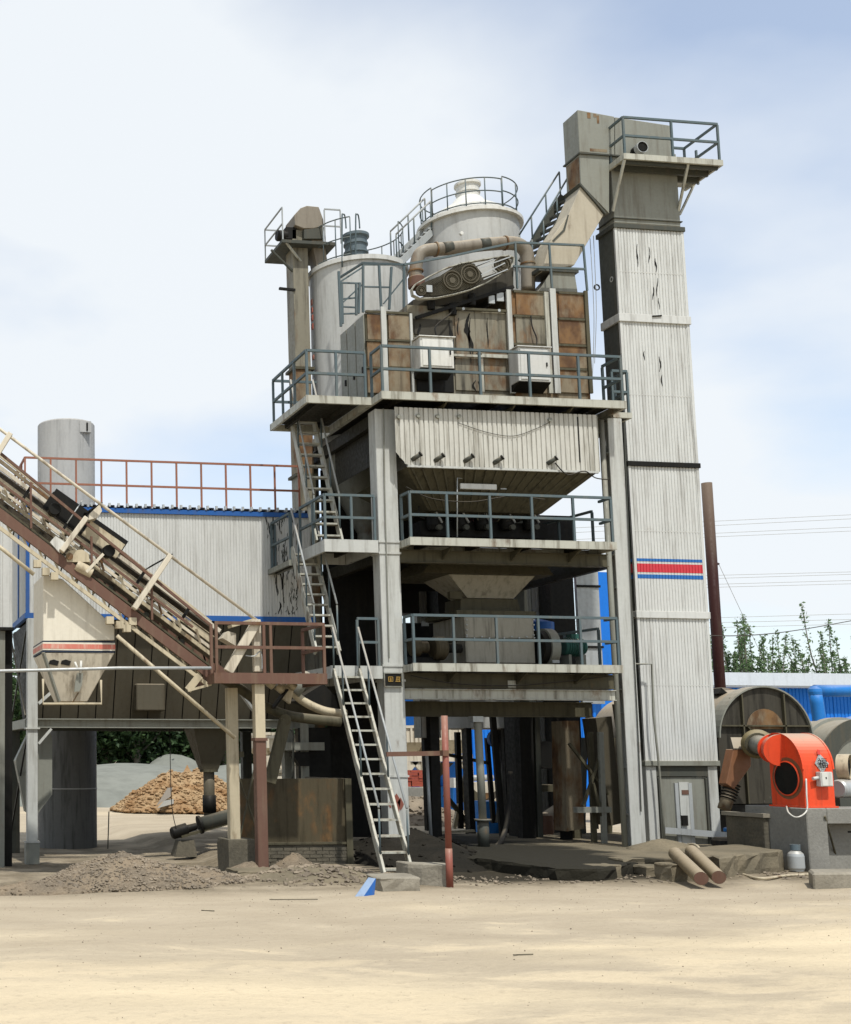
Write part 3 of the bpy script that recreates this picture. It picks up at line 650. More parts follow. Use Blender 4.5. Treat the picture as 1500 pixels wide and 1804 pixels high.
for px, py, rr in ((797,494,.20),(828,483,.20),(886,466,.17),(742,512,.10)):
    part('pulley', MB().lathe(P(px,py,yg+.02), [(0,-.02),(rr*.3,-.02),(rr*.3,.01),(rr*.62,.01),(rr*.62,-.02),(rr*.7,-.02),(rr*.7,.0),(rr*.9,.0),(rr*.9,-.03),(rr,-.03),(rr,.04),(0,.04)], 20, axis=(0,1,0)), M['bagh'], t)
for (x0,y0),(x1,y1) in (((845,472),(900,452)),((848,484),(890,463)),((852,492),(895,474)),((838,468),(870,456))):
    part('stay', MB().beam(P(x0,y0,yg-.01), P(x1,y1,yg-.01), .012, .02), M['galv'], t)
part('belt', MB().beam(P(745,510,yg+.06), P(880,452,yg+.06), .05, .012), M['rubber'], t)
part('name_tag', fbox(752,502,762,514,yg-.02,.012), M['galv'], t)

# guard rail on the screen house roof
t = thing('roof_guard_rail', (13, ys, rt), 'thin grey guard rail round the roof of the rusty screen house', 'railing')
yr = ys+.05
mb = MB()
p = [P(690,465,yr), P(905,428,yr), P(1028,432,yr)]
def rail_run(mb, pts, r=.02):
    for a, b in zip(pts, pts[1:]): mb.beam(a, b, 2*r, 2*r)
    return mb
part('rail', rail_run(mb, [P(597,490,24.6), P(640,463,yr+.9), P(712,466,yr), P(790,452,yr), P(908,427,yr), P(1028,432,yr)]), M['rail'], t)
part('rail', rail_run(MB(), [P(905,469,yr), P(1031,474,yr)]), M['rail'], t)
for x0, y0, x1, y1 in ((908,427,912,508),(968,430,973,508),(1028,432,1035,512)): part('post', MB().beam(P(x0,y0,yr), P(x1,y1,yr), .036, .036), M['rail'], t)
part('rail', rail_run(MB(), [P(1028,432,yr), P(1012,430,yr+1.3)]), M['rail'], t)
# caged access ladder by the silo
t = thing('access_ladder', (10.2, 24.4, lt), 'blue grey stepped ladder frame in front of the silo beside the rusty panels', 'ladder')
yl = 24.2
for x0,y0,x1,y1 in ((597,478,601,575),(602,500,604,570),(640,464,640,550),(634,498,632,552),(628,500,628,555),(668,466,672,545),(690,470,686,545),(712,466,712,548)):
    part('post', MB().beam(P(x0,y0,yl), P(x1,y1,yl), .045, .045), M['rail'], t)
for x0,y0,x1,y1 in ((597,498,635,499),(600,527,632,524),(600,540,634,542),(600,553,630,552),(640,505,690,506),(597,498,640,470),(602,535,640,500),(640,466,712,466),(676,535,712,490)):
    part('bar', MB().beam(P(x0,y0,yl+.03), P(x1,y1,yl+.03), .03, .03), M['rail'], t)

# control cabinets hanging on the front
for px0, py0, px1, py1, lab, m in ((741,594,800,648,'white stained control cabinet on the left of the rusty screen house front',M['white']), (914,612,970,672,'pale control cabinet on the right of the rusty screen house front',M['clad2'])):
    X0, X1, z0, z1 = fpx(px0,py0,px1,py1,22.3)
    t = thing('control_cabinet', ((X0+X1)/2, 22.45, z0), lab, 'cabinet')
    part('body', MB().box((X0,22.3,z0), (X1,22.62,z1)), m, t, .012)
    dr = part('door', MB().box((X0+.04,22.285,z0+.04), (X1-.04,22.298,z1-.04)), m, t, .004)
    part('handle', MB().box((X1-.1,22.265,(z0+z1)/2-.04), (X1-.075,22.284,(z0+z1)/2+.04)), M['black'], dr)
    part('roof', MB().box((X0-.03,22.26,z1+.002), (X1+.03,22.63,z1+.02)), m, t)
    part('bracket', MB().prism([V(X0+.0,22.3,z0-.004), V(X0+.0,22.62,z0-.004), V(X0+.0,22.62,z0-.14)], (X1-X0,0,0)), M['black'], t)

# ================================================================ FILLER SILO
cs = P(630,480,25.75); rs = 1.06; zb = D1-.3
t = thing('filler_silo', (cs.x, cs.y, zb), 'pale grey round silo with a flat railed top beside the rusty screen house', 'silo')
sh = part('shell', MB().lathe((cs.x,cs.y,0), [(rs,zb),(rs,cs.z-.10)], 56, caps=False), M['silo'], t)
part('rim', MB().lathe((cs.x,cs.y,0), [(rs+.003,cs.z-.12),(rs+.05,cs.z-.12),(rs+.05,cs.z-.02),(rs+.003,cs.z-.02)], 56, caps=False), M['clad2'], t)
part('top_plate', MB().lathe((cs.x,cs.y,0), [(rs+.02,cs.z-.02),(rs,cs.z+.0),(.5,cs.z+.10),(0,cs.z+.12)], 48), M['silo'], t)
part('weld_seam', MB().lathe((cs.x,cs.y,0), [(rs+.001,zb+1.05),(rs+.006,zb+1.06),(rs+.001,zb+1.07)], 48, caps=False), M['silo'], t)
part('cone', MB().lathe((cs.x,cs.y,0), [(rs-.02,zb-.003),(.18,zb-1.75),(.18,zb-2.2)], 36), M['grey'], t)
# red lettering running down the left edge, seen edge-on
def on_silo(ang, z): return V(cs.x+math.cos(ang)*(rs+.006), cs.y+math.sin(ang)*(rs+.006), z)
for k, (y0, y1) in enumerate(((523,534),(537,548),(551,562),(566,577),(622,630))):
    z0, z1 = P(545,y1,25.7).z, P(545,y0,25.7).z; g = MB(); a0 = R(173)
    for u0, w0, u1, w1 in ((0,.15,1,.15),(0,.5,1,.5),(.1,.9,.9,.9),(.5,0,.5,1),(.1,.1,.1,.9),(.9,.1,.9,.9)):
        g.beam(on_silo(a0+u0*R(6),z0+(z1-z0)*w0), on_silo(a0+u1*R(6),z0+(z1-z0)*w1), .012, .022, (0,0,1) if w0 == w1 else (1,0,0))
    part('character', g, M['stripe_f'], t)
vp = P(628,465,25.6)
ve = part('vent_pipe', MB().lathe((vp.x,vp.y,cs.z), [(.24,.0),(.24,.55),(.27,.56),(.27,.6),(.25,.61),(.25,.72),(.30,.74),(.30,.80),(.26,.82),(0,.82)], 28), M['bluegrey'], t)
part('flange', MB().lathe((vp.x,vp.y,cs.z), [(.243,.36),(.275,.36),(.275,.4),(.243,.4)], 28, caps=False), M['bluegrey'], ve)
# circular rail on the silo top
def ring_rail(parent, c, r, z, h, a0, a1, nposts, m, rad=.014, mids=(.5,.08)):
    n = 40; mb = MB()
    for k in (1,)+mids:
        mb.tube([V(c.x+math.cos(a0+(a1-a0)*i/n)*r, c.y+math.sin(a0+(a1-a0)*i/n)*r, z+h*k) for i in range(n+1)], rad, 6)
    ra = part('railing', mb, m, parent)
    pm = MB().tube([(0,0,0), (0,0,h-.01)], rad*.95, 6)
    copies('post', pm, m, ra, [V(c.x+math.cos(a0+(a1-a0)*i/nposts)*r, c.y+math.sin(a0+(a1-a0)*i/nposts)*r, z) for i in range(nposts+1)])
ring_rail(t, cs, rs-.05, cs.z-.02, .92, R(-50), R(75), 6, M['rail'])
ring_rail(t, cs, rs-.05, cs.z-.02, .92, R(165), R(240), 4, M['rail'])
hb = MB()
for px in (603, 627):
    hb.tube(smooth_path([P(px,470,24.9), P(px,385,24.9), P(px+1,378,24.92), P(px+4,378,25.05), P(px+6,388,25.1), P(px+7,402,25.1)], 4), .016, 6)
part('ladder_hoop', hb, M['rail'], t)

# ================================================================ FILLER ELEVATOR (slim shaft on the left)
ye = 25.6
t = thing('filler_elevator', (P(540,700,ye).x, ye, 0), 'slim rusty bucket elevator shaft rising left of the silo with a small motor platform', 'elevator')
xe0, xe1 = P(520,600,ye).x, P(547,600,ye).x
zt_ = P(535,405,ye).z
for z0, z1, m, g in ((.3,3.2,'rustd',.05),(3.22,5.6,'dirtyp',.03),(5.62,8.0,'dirtyp',.0),(8.02,10.4,'rusty',.0),(10.42,zt_,'dirtyp',.0)):
    part('casing', MB().box((xe0-g-.02*(z0<5),ye,z0), (xe1+g+.04*(z0<8),ye+.45,z1)), M[m], t, .008)
for z in (3.2, 5.6, 8.0, 10.4): part('flange', MB().box((xe0-.07,ye-.03,z-.02), (xe1+.08,ye+.48,z+.04)), M['olive'], t)
hx0, hx1 = P(522,390,ye-.1).x, P(572,390,ye-.1).x
hz = [P(x,y,ye-.1) for x, y in ((535,402),(520,396),(519,378),(530,366),(541,362),(562,364),(570,386),(571,398),(552,402))]
part('head', MB().prism(hz, (0,.6,0)), M['duct'], t, .01)
part('head_band', MB().prism([P(x,y,ye-.13) for x, y in ((536,404),(571,400),(570,420),(536,420))], (0,.66,0)), M['dgrey'], t)
part('spout', MB().prism([P(x,y,ye-.05) for x, y in ((549,420),(570,420),(579,470),(560,476),(553,440))], (0,.35,0)), M['duct'], t)
px0, px1 = P(497,418,ye-.25), P(542,416,ye-.25)
mp = part('motor_platform', MB().box((px0.x,ye-.25,px1.z-.17), (P(592,425,ye-.25).x,ye+.95,px1.z-.10)), M['dgrey'], t)
rz = px1.z-.10
railing(t, [(P(595,420,ye).x,ye-.2,rz), (P(567,420,ye).x,ye-.2,rz)], h=.78, mat=M['railp'], r=.014)
railing(t, [(px0.x+.55,ye+.98,rz), (px0.x+.03,ye+.98,rz), (px0.x+.03,ye-.22,rz)], h=.75, mat=M['railp'], r=.014)
mo = part('motor', MB().lathe(P(487,415,ye+.1), [(0,0),(.10,0),(.12,.03),(.12,.24),(.07,.26),(.07,.4),(0,.4)], 16, axis=(1,0,0)), M['black'], t)
part('gearbox', pb(504,420,522,400,ye,ye+.25), M['black'], mo)
part('brace', MB().beam(P(478,440,ye-.2), P(516,478,ye+.05), .04, .04), M['dgrey'], t); part('brace', MB().beam(P(502,424,ye-.22), P(530,460,ye+.0), .04, .04), M['lip'], t)
part('stub_bar', MB().beam(P(492,508,ye), P(520,511,ye), .06, .05), M['black'], t)

# ================================================================ CYCLONE
yc = 25.2; cc = P(827,400,yc); rc = 1.08
t = thing('dust_cyclone', (cc.x, yc, D1), 'white round dust cyclone with a domed lid and neck above the belt guard', 'cyclone')
zr_ = P(827,402,yc).z
part('shell', MB().lathe((cc.x,yc,0), [(rc-.06,D1+1.2),(rc-.02,zr_-.05)], 48, caps=False), M['silo'], t)
for k in (.35, .7): part('weld_seam', MB().lathe((cc.x,yc,0), [(rc-.04,D1+1.2+k),(rc-.012,D1+1.21+k),(rc-.04,D1+1.22+k)], 48, caps=False), M['silo'], t)
part('rim', MB().lathe((cc.x,yc,0), [(rc-.02,zr_-.05),(rc+.06,zr_-.05),(rc+.06,zr_+.02),(rc-.02,zr_+.05)], 48, caps=False), M['cyc'], t)
part('lid', MB().lathe((cc.x,yc,0), [(rc+.0,zr_+.05),(.70,zr_+.34),(.38,zr_+.54)], 40, caps=False), M['cyc'], t)
nk = part('neck', MB().lathe((cc.x,yc,0), [(.48,zr_+.42),(.30,zr_+.66),(.25,zr_+.70),(.25,zr_+.96),(.29,zr_+.98),(.29,zr_+1.03),(.2,zr_+1.03),(.2,zr_+.7)], 30, caps=False), M['cyc'], t)
part('band', MB().lathe((cc.x,yc,0), [(.253,zr_+.80),(.27,zr_+.805),(.27,zr_+.83),(.253,zr_+.835)], 30, caps=False), M['cyc'], nk)
for a in (R(205), R(262), R(320)):
    q = V(cc.x+math.cos(a)*.86, yc+math.sin(a)*.86, zr_+.09)
    lg = MB()
    for k in range(8): lg.beam(q+V(.05*math.cos(k*.785),0,.05+.05*math.sin(k*.785)), q+V(.05*math.cos((k+1)*.785),0,.05+.05*math.sin((k+1)*.785)), .02, .02)
    part('lifting_lug', lg, M['cyc'], t)
ring_rail(t, V(cc.x,yc,0), rc-.04, zr_+.04, .72, R(-75), R(195), 9, M['rail'], mids=(.55,.12))
ring_rail(t, V(cc.x,yc,0), rc-.04, zr_+.04, .66, R(196), R(284), 4, M['rail'], mids=(.55,.12))
part('knob', MB().lathe(P(812,412,yc-rc), [(0,0),(.04,0),(.04,.06),(0,.06)], 10, axis=(0,-1,0)), M['cyc'], t)
stair('ship_ladder', 'thin pale ladder stair climbing from the silo top to the white cyclone', P(690,462,25.3), P(700,468,24.9), P(752,402,25.3), P(762,408,24.9), 8, M['railp'], M['railp'], hh=.72, tread_d=.1, hpost=(0,.5,.98))

# ================================================================ DUST DUCT
yd = 23.3
t = thing('dust_pipe', P(930,512,yd-.3), 'dented dusty pipe curving across the front of the cyclone down to the screen house', 'pipe')
part('left_elbow', MB().tube(smooth_path([P(734,500,yd), P(732,480,yd), P(737,452,yd), P(748,442,yd), P(768,439,yd)]), .13, 16), M['duct'], t)
part('long_run', MB().tube(smooth_path([P(768,439,yd), P(800,437,yd), P(850,431,yd), P(890,428,yd)]), .135, 16), M['duct'], t)
part('right_elbow', MB().tube(smooth_path([P(890,428,yd), P(912,430,yd), P(926,442,yd), P(930,462,yd), P(931,512,yd)]), .14, 16), M['duct'], t)
for px, py, ax in ((768,439,(1,0,.08)), (890,428,(1,0,.1)), (930,465,(0,0,1)), (733,478,(0,0,1))):
    part('joint_ring', MB().lathe(P(px,py,yd)-Vector(ax)*.02, [(.137,0),(.155,.005),(.155,.035),(.137,.04)], 18, axis=ax, caps=False), M['rusty'], t)
for px in (780, 845): part('patch', MB().tube([P(px,438-(px-780)*.1,yd-.012), P(px+16,436-(px-780)*.1,yd-.012)], .133, 14), M['dgrey'], t)
part('cuff', MB().lathe(P(734,498,yd), [(.15,-.12),(.17,-.1),(.17,.1),(.15,.12)], 16, caps=False), M['brown'], t)

# ================================================================ HOT ELEVATOR (tall clad shaft on the right)
yt = 22.92; dt = .58
t = thing('hot_elevator', (16.1, yt+.3, 0), 'tall white ribbed elevator shaft with red and blue stripes right of the decks', 'elevator')
xa_ = (P(1082,405,yt).x+P(1139,1343,yt).x)/2; xb_ = (P(1200,408,yt).x+P(1266,1343,yt).x)/2
zs = [P(1200,y,yt).z for y in (1345,1084,820,565,405)]
for i, (a, b) in enumerate(zip(zs, zs[1:])):
    a2, b2 = a+.03, b-.03
    pn = part('wall_panel', MB().corr((xa_,yt,a2), (1,0,0), (0,0,b2-a2), xb_-xa_, .066, .011), M['clad'], t)
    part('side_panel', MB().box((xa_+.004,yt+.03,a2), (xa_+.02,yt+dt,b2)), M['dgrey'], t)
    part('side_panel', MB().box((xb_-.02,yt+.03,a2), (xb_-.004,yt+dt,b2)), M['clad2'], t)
    part('corner_trim', MB().box((xa_-.012,yt-.022,a2), (xa_+.045,yt+.028,b2)), M['clad'], t); part('corner_trim', MB().box((xb_-.045,yt-.022,a2), (xb_+.012,yt+.028,b2)), M['clad'], t)
part('back_panel', MB().box((xa_+.03,yt+dt-.02,zs[0]), (xb_-.03,yt+dt,zs[-1])), M['dgrey'], t)
for z, h, m in ((zs[1],.07,'clad'),(zs[2],.05,'black'),(zs[3],.085,'clad'),(zs[4],.05,'dgrey'),(zs[0],.05,'grey')):
    part('band', MB().box((xa_-.04,yt-.05,z-h), (xb_+.04,yt+dt+.03,z+h)), M[m], t, .006)
# painted stripes follow the ribs
for y0, y1, m in ((985,990,'stripe_b'),(994,1009,'stripe_r'),(1013,1020,'stripe_b')):
    z0, z1 = P(1180,y1,yt).z, P(1180,y0,yt).z
    part('stripe', MB().corr((xa_,yt-.004,z0), (1,0,0), (0,0,z1-z0), xb_-xa_, .066, .011), M[m], t)
    part('stripe', MB().box((xa_-.002,yt+.03,z0), (xa_+.003,yt+dt,z1)), M[m], t)
for x0,y0,x1,y1 in ((1122,430,1125,470),(1143,435,1146,462),(1154,455,1158,480),(1157,490,1160,520),(1150,505,1153,528),(1160,525,1163,545),(1134,618,1137,635),(1161,628,1165,655),(1165,660,1168,680)):
    part('paint_chip', flake(x0,y0,x1,y1,yt-.0125), M['black'], t)
part('torn_flap', MB().beam(P(1150,557,yt-.06), P(1166,556,yt-.06), .03, .025), M['black'], t)
for px, py in ((1080,492),):
    g = MB()
    for k in range(8): g.beam(P(px,py,yt+.2)+V(-.02,.05*math.cos(k*.785),.05*math.sin(k*.785)), P(px,py,yt+.2)+V(-.02,.05*math.cos((k+1)*.785),.05*math.sin((k+1)*.785)), .02, .02)
    part('lifting_eye', g, M['clad'], t)
g = MB()
for k in range(8): g.beam(P(1052,506,yt+.45)+V(.06*math.cos(k*.785),0,.06*math.sin(k*.785)), P(1052,506,yt+.45)+V(.06*math.cos((k+1)*.785),0,.06*math.sin((k+1)*.785)), .022, .022)
part('lifting_eye', g, M['black'], t)
# base frame
zb0 = zs[0]-.055
part('leg', MB().box((xa_,yt,0), (xa_+.22,yt+.22,zb0)), M['col'], t, .008); part('leg', MB().box((xb_-.2,yt,0), (xb_,yt+.22,zb0)), M['col'], t, .008)
part('leg', MB().box((xa_,yt+dt-.15,0), (xa_+.15,yt+dt,zb0)), M['grey'], t); part('leg', MB().box((xb_-.15,yt+dt-.15,0), (xb_,yt+dt,zb0)), M['grey'], t)
dp = part('door_panel', MB().box((xa_+.24,yt+.04,.10), (xb_-.22,yt+.08,zb0-.22)), M['grey'], t)
part('lintel', MB().box((xa_+.222,yt+.01,zb0-.2), (xb_-.202,yt+.12,zb0-.003)), M['dgrey'], t)
for px in (1196,1220): part('guide_bar', MB().box((P(px-3,1440,yt).x,yt-.0,.12), (P(px+3,1440,yt).x,yt+.038,zb0-.33)), M['galv'], dp)
part('edge_bar', MB().box((xa_+.25,yt+.0,.10), (xa_+.29,yt+.038,zb0-.24)), M['dgrey'], dp); part('edge_bar', MB().box((xb_-.27,yt+.0,.10), (xb_-.23,yt+.038,zb0-.24)), M['dgrey'], dp)
part('slide_gate', fbox(1200,1378,1217,1490,yt+.01,.028), M['col'], dp)
part('latch', fbox(1203,1437,1213,1455,yt-.03,.04), M['black'], dp); part('tag_plate', fbox(1202,1392,1214,1400,yt-.0,.012), M['brown'], dp)
part('tie_bar', MB().beam(P(1172,1463,yt-.06), P(1298,1473,yt-.06), .03, .12), M['galv'], t)
# head
HX0, HX1 = P(1081,345,yt).x, P(1197,345,yt).x; hz0, hz1 = P(1190,402,yt).z, P(1190,290,yt).z
part('hood', MB().box((HX0,yt+.01,hz0+.05), (HX1,yt+dt-.01,hz1+.25)), M['grey'], t, .01)
part('hood_flange', MB().box((HX0-.03,yt-.02,hz0+.14), (HX1+.03,yt+dt+.02,hz0+.16)), M['dgrey'], t)
hb0, hb1 = P(1021,268,yt), P(1183,206,yt); htop = P(1021,194,yt).z
part('head_box', MB().prism([V(hb0.x,yt-.02,hb0.z), V(P(1082,270,yt).x,yt-.02,hb0.z-.02), V(P(1082,200,yt).x,yt-.02,htop-.09), V(hb0.x,yt-.02,htop)], (0,.56,0)), M['grey'], t, .01)
part('head_box', MB().prism([V(P(1083,270,yt).x,yt-.02,hb0.z-.03), V(hb1.x,yt-.02,hb0.z-.03), V(hb1.x,yt-.02,htop-.2), V(P(1083,203,yt).x,yt-.02,htop-.10)], (0,.56,0)), M['grey'], t, .01)
part('head_flange', MB().box((hb0.x-.03,yt-.05,hb0.z-.05), (P(1090,268,yt).x,yt+.57,hb0.z-.02)), M['dgrey'], t)
for px, py, w_, h_ in ((1035,198,6,10),(1046,200,5,6),(1052,203,4,14),(1040,262,30,5)): part('rust_patch', fbox(px,py,px+w_,py+h_,yt-.024,.003), M['rusty'], t)
part('discharge_box', MB().prism([P(x,y,yt-.01) for x, y in ((1022,271),(1074,271),(1074,376),(1024,324))], (0,.53,0)), M['grey'], t, .008)
part('rust_plate', MB().prism([P(1022,275,yt+.0)+V(-.012,.03,0), P(1024,324,yt+.0)+V(-.012,.03,0), P(1024,324,yt+.0)+V(-.012,.4,.0), P(1022,275,yt+.0)+V(-.012,.5,0)], (.008,0,0)), M['rusty'], t)
ch = part('chute', MB().prism([P(x,y,yt-.005) for x, y in ((1024,327),(1064,378),(1012,467),(955,478),(972,420),(1003,376))], (0,.52,0)), M['chute'], t, .006)
part('chute_flange', MB().beam(P(1021,322,yt-.04)+V(0,.29,0), P(1068,376,yt-.04)+V(0,.29,0), .60, .035, (0,0,1)), M['dgrey'], ch)
part('chute_rib', MB().prism([P(x,y,yt-.02) for x, y in ((1001,378),(1003,378),(996,406),(976,425),(974,423),(993,404))], (0,.012,0)), M['dgrey'], ch)
nk = part('chute_foot', MB().loft([P(x,y,yt+dy) for x, y, dy in ((972,476,0),(1012,476,0),(1012,476,.5),(972,476,.5))][::1], [P(950,512,yt), P(1018,514,yt), P(1018,514,yt)+V(0,.55,0), P(950,512,yt)+V(0,.55,0)]), M['grey'], t)
part('foot_flange', pb(950,478,1020,472,yt-.04,yt+.56), M['dgrey'], nk)
# platform and its rail
plx0, plx1 = P(1100,270,22.42), P(1272,286,22.42); pz = plx0.z
part('platform', MB().box((plx0.x,22.42,pz-.04), (plx1.x,yt+dt+.1,pz-.02)).box((plx0.x-.02,22.40,pz-.12), (plx1.x+.02,22.45,pz)).box((plx0.x-.02,22.46,pz-.12), (plx0.x+.03,yt+.3,pz)).box((plx1.x-.03,22.46,pz-.12), (plx1.x+.02,yt+dt+.1,pz)), M['lip'], t)
for k in range(3): part('platform_beam', MB().box((plx0.x+.05,22.5+k*.3,pz-.17), (plx1.x-.03,22.55+k*.3,pz-.045)), M['dgrey'], t)
railing(t, [(plx0.x+.03,yt+.0,pz), (plx0.x+.03,22.44,pz), (plx1.x-.03,22.44,pz), (plx1.x-.03,yt+dt,pz), (xb_+.05,yt+dt,pz)], h=.80, post_at=[(plx0.x+.03,yt,pz), (plx0.x+.03,22.44,pz), (P(1184,240,22.44).x,22.44,pz), (plx1.x-.03,22.44,pz), (plx1.x-.03,yt+dt,pz), (P(1226,255,yt+dt).x,yt+dt,pz)], r=.022)
part('brace', MB().beam((plx0.x+.02,22.45,pz-.12), P(1080,372,yt-.01), .045, .045), M['lip'], t); part('brace', MB().beam(P(1213,287,22.46), P(1195,375,yt+.05), .045, .045), M['lip'], t)
part('brace', MB().beam(P(1240,290,yt+dt), P(1198,378,yt+.35), .04, .04), M['lip'], t)
mo = part('drive_motor', MB().lathe(P(1133,258,22.62), [(0,0),(.09,0),(.11,.02),(.11,.26),(0,.26)], 16, axis=(0,1,0)), M['black'], t)
part('fan_cover', MB().lathe(P(1133,258,22.6), [(.112,0),(.125,.0),(.125,.12),(.112,.12)], 16, axis=(0,1,0), caps=False), M['galv'], mo)
# inclined stair behind the chute to the head platform
stair('steel_stair', 'dark inclined stair behind the chute up to the elevator head', P(918,462,23.9), P(940,470,23.6), P(992,345,23.9), P(1010,350,23.6), 9, M['dgrey'], M['rail'], hh=.62, tread_d=.1, hpost=(.0,.28,.62,.95))
# loose ropes between screen house and shaft
for k, (a, b, c) in enumerate((((1040,420),(1047,560),(1043,690)), ((1046,415),(1051,540),(1048,640)))):
    solo('hanging_rope', MB().tube(smooth_path([P(*a,23.2), P(*b,23.2), P(*c,23.2)]), .007, 5), M['railp'], ('longer left one of two thin ropes hanging beside the tall shaft','shorter right one of two thin ropes hanging beside the tall shaft')[k], 'rope', group='ropes beside the tall shaft')
# ================================================================ FILTER HOUSE (baghouse) on the left
yb_ = 25.0; gzl = -.2
t = thing('filter_house', (5.5, 26.4, gzl), 'raised filter house with pale ribbed walls, blue trim and brown roof railing on the left', 'filter house')
bx0_, bx1_ = P(48,1000,yb_).x, 9.35
bt, bb = P(300,899,yb_).z, P(300,1084,yb_).z; bdp = 3.0
part('wall_panel', MB().corr((bx0_,yb_,bb), (1,0,0), (0,0,bt-bb), bx1_-bx0_, .062, .011), M['clad2'], t)
part('wall_panel', MB().corr((bx0_,yb_+bdp,bb), (0,-1,0), (0,0,bt-bb), bdp, .2, .02, out=(-1,0,0)), M['clad2'], t)
part('back_wall', MB().box((bx0_+.02,yb_+bdp-.05,bb), (bx1_,yb_+bdp,bt)), M['grey'], t)
part('right_wall', MB().box((bx1_-.04,yb_+.02,bb), (bx1_,yb_+bdp-.06,bt)), M['grey'], t)
part('eave_trim', MB().box((bx0_-.05,yb_-.06,bt-.09), (bx1_+.05,yb_+bdp+.05,bt+.005)), M['blue'], t)
part('base_trim', MB().box((bx0_-.05,yb_-.05,bb-.11), (bx1_+.05,yb_+.03,bb)).box((bx0_-.05,yb_+.032,bb-.11), (bx0_+.03,yb_+bdp,bb)), M['blue'], t)
part('corner_trim', MB().box((bx0_-.03,yb_-.03,bb+.002), (bx0_+.045,yb_+.05,bt-.095)), M['blue'], t)
part('corner_trim', MB().box((bx0_-.04,yb_+1.15,bb+.002), (bx0_+.02,yb_+1.3,bt-.095)), M['blue'], t)
rf = part('roof', MB().corr((bx0_-.06,yb_-.08,bt+.012), (1,0,0), (0,bdp+.1,.0), bx1_-bx0_+.12, .19, .05, out=(0,0,1)), M['roofw'], t)
copies('bolt', MB().box((-.022,-.02,0), (.022,.03,.075)), M['galv'], rf, [(bx0_+i*.19,yb_-.06,bt+.03) for i in range(int((bx1_-bx0_)/.19))])
for x0,y0,x1,y1 in ((468,905,471,925),(478,900,482,960),(483,930,487,1000),(486,990,490,1050),(492,905,495,940),(498,960,502,1070),(505,980,508,1010),(490,1060,496,1082),(474,925,477,945),(510,925,513,960),(494,1000,498,1040)):
    part('paint_chip', flake(x0,y0,x1,y1,yb_-.0125), M['black'], t)
rl0, rl1 = P(44,890,yb_+.15), P(526,897,yb_+.15); zr = bt+.07
hh = P(200,811,yb_+.15).z-zr
railing(t, [(rl0.x,yb_+2.4,zr), (rl0.x,yb_+.15,zr), (P(527,850,yb_+.15).x,yb_+.15,zr)], h=hh, mat=M['orail'], r=.02, mids=(.46,), step=.56)
peel = MB(); random.seed(44)
for _ in range(95):
    x = 525-abs(random.gauss(0,24)); y = random.uniform(905,1080); h = random.uniform(4,16); w_ = random.uniform(1.0,3.4)
    k_ = flake(x-w_/2, y, x+w_/2, min(1083,y+h), yb_-.0125); peel.add(k_.v, k_.f)
part('peeled_paint', peel, M['dgrey'], t, kind='stuff')
# under-body: slanting panels
A0, A1 = P(64,1094,yb_+.06), P(566,1098,yb_+.06); dB = .75
zb1 = P(300,1267,yb_+dB).z; B0, B1 = P(52,1268,yb_+dB).x, bx1_
n = 16
bk = MB().loft([V(bx0_+.05,yb_+.12,A0.z), V(bx1_-.05,yb_+.12,A0.z), V(bx1_-.05,yb_+bdp-.1,A0.z), V(bx0_+.05,yb_+bdp-.1,A0.z)], [V(bx0_+.2,yb_+dB+.06,zb1), V(bx1_-.05,yb_+dB+.06,zb1), V(bx1_-.05,yb_+bdp-dB,zb1), V(bx0_+.2,yb_+bdp-dB,zb1)])
hp = part('hopper_body', bk, M['black'], t)
wdt = (bx1_-bx0_-.1)/n
for i in range(n):
    x0 = bx0_+.05+i*wdt
    part('panel', MB().prism([V(x0+.012,yb_+.07,A0.z), V(x0+wdt-.012,yb_+.07,A0.z), V(x0+wdt-.012,yb_+dB,zb1), V(x0+.012,yb_+dB,zb1)], (0,.025,0)), M['bagh'], hp)
a, b = P(240,1252,yb_+.35), P(290,1205,yb_+.35)
part('inspection_box', MB().box((a.x,yb_+.3,a.z), (b.x,yb_+.72,b.z)), M['bagh'], hp, .02)
zbe0, zbe1 = P(300,1283,yb_).z, P(300,1267,yb_).z
part('edge_beam', MB().box((bx0_-.02,yb_-.05,zbe1-.02), (bx1_,yb_+.15,zbe1)).box((bx0_-.02,yb_-.05,zbe0), (bx1_,yb_+.15,zbe0+.02)).box((bx0_-.02,yb_+.04,zbe0+.021), (bx1_,yb_+.06,zbe1-.021)), M['grey'], t)
part('side_beam', MB().box((bx0_-.02,yb_+.151,zbe0), (bx0_+.1,yb_+bdp,zbe1)), M['grey'], t); part('rear_beam', MB().box((bx0_+.101,yb_+bdp-.15,zbe0), (bx1_,yb_+bdp,zbe1)), M['dgrey'], t)
for (x, y, m) in ((bx0_-.01,yb_-.12,'col'), (8.65,yb_-.05,'grey'), (bx0_,yb_+bdp-.2,'dgrey'), (8.65,yb_+bdp-.2,'dgrey')):
    lg = part('leg', MB().box((x,y,gzl-.05), (x+.21,y+.2,zbe0-.005 if y > yb_+1 or x > 5 else bb-.12)), M[m], t, .008)
    if x < 5 and y < yb_+1:
        for z in (zbe0-.03, .22): part('collar', MB().box((x-.04,y-.04,z), (x+.25,y+.24,z+.03)), M['col'], lg)
        part('foot', MB().box((x-.03,y-.03,gzl), (x+.24,y+.23,.215)), M['grey'], lg)
        part('knee', MB().beam((x+.24,y+.1,zbe0-.32), (x+.5,y+.1,zbe0-.02), .05, .05), M['col'], lg)
        part('knee', MB().beam((x+.24,y+.1,zbe1+.3), (x+.75,y+.1,zbe1+.75), .06, .06), M['col'], lg)
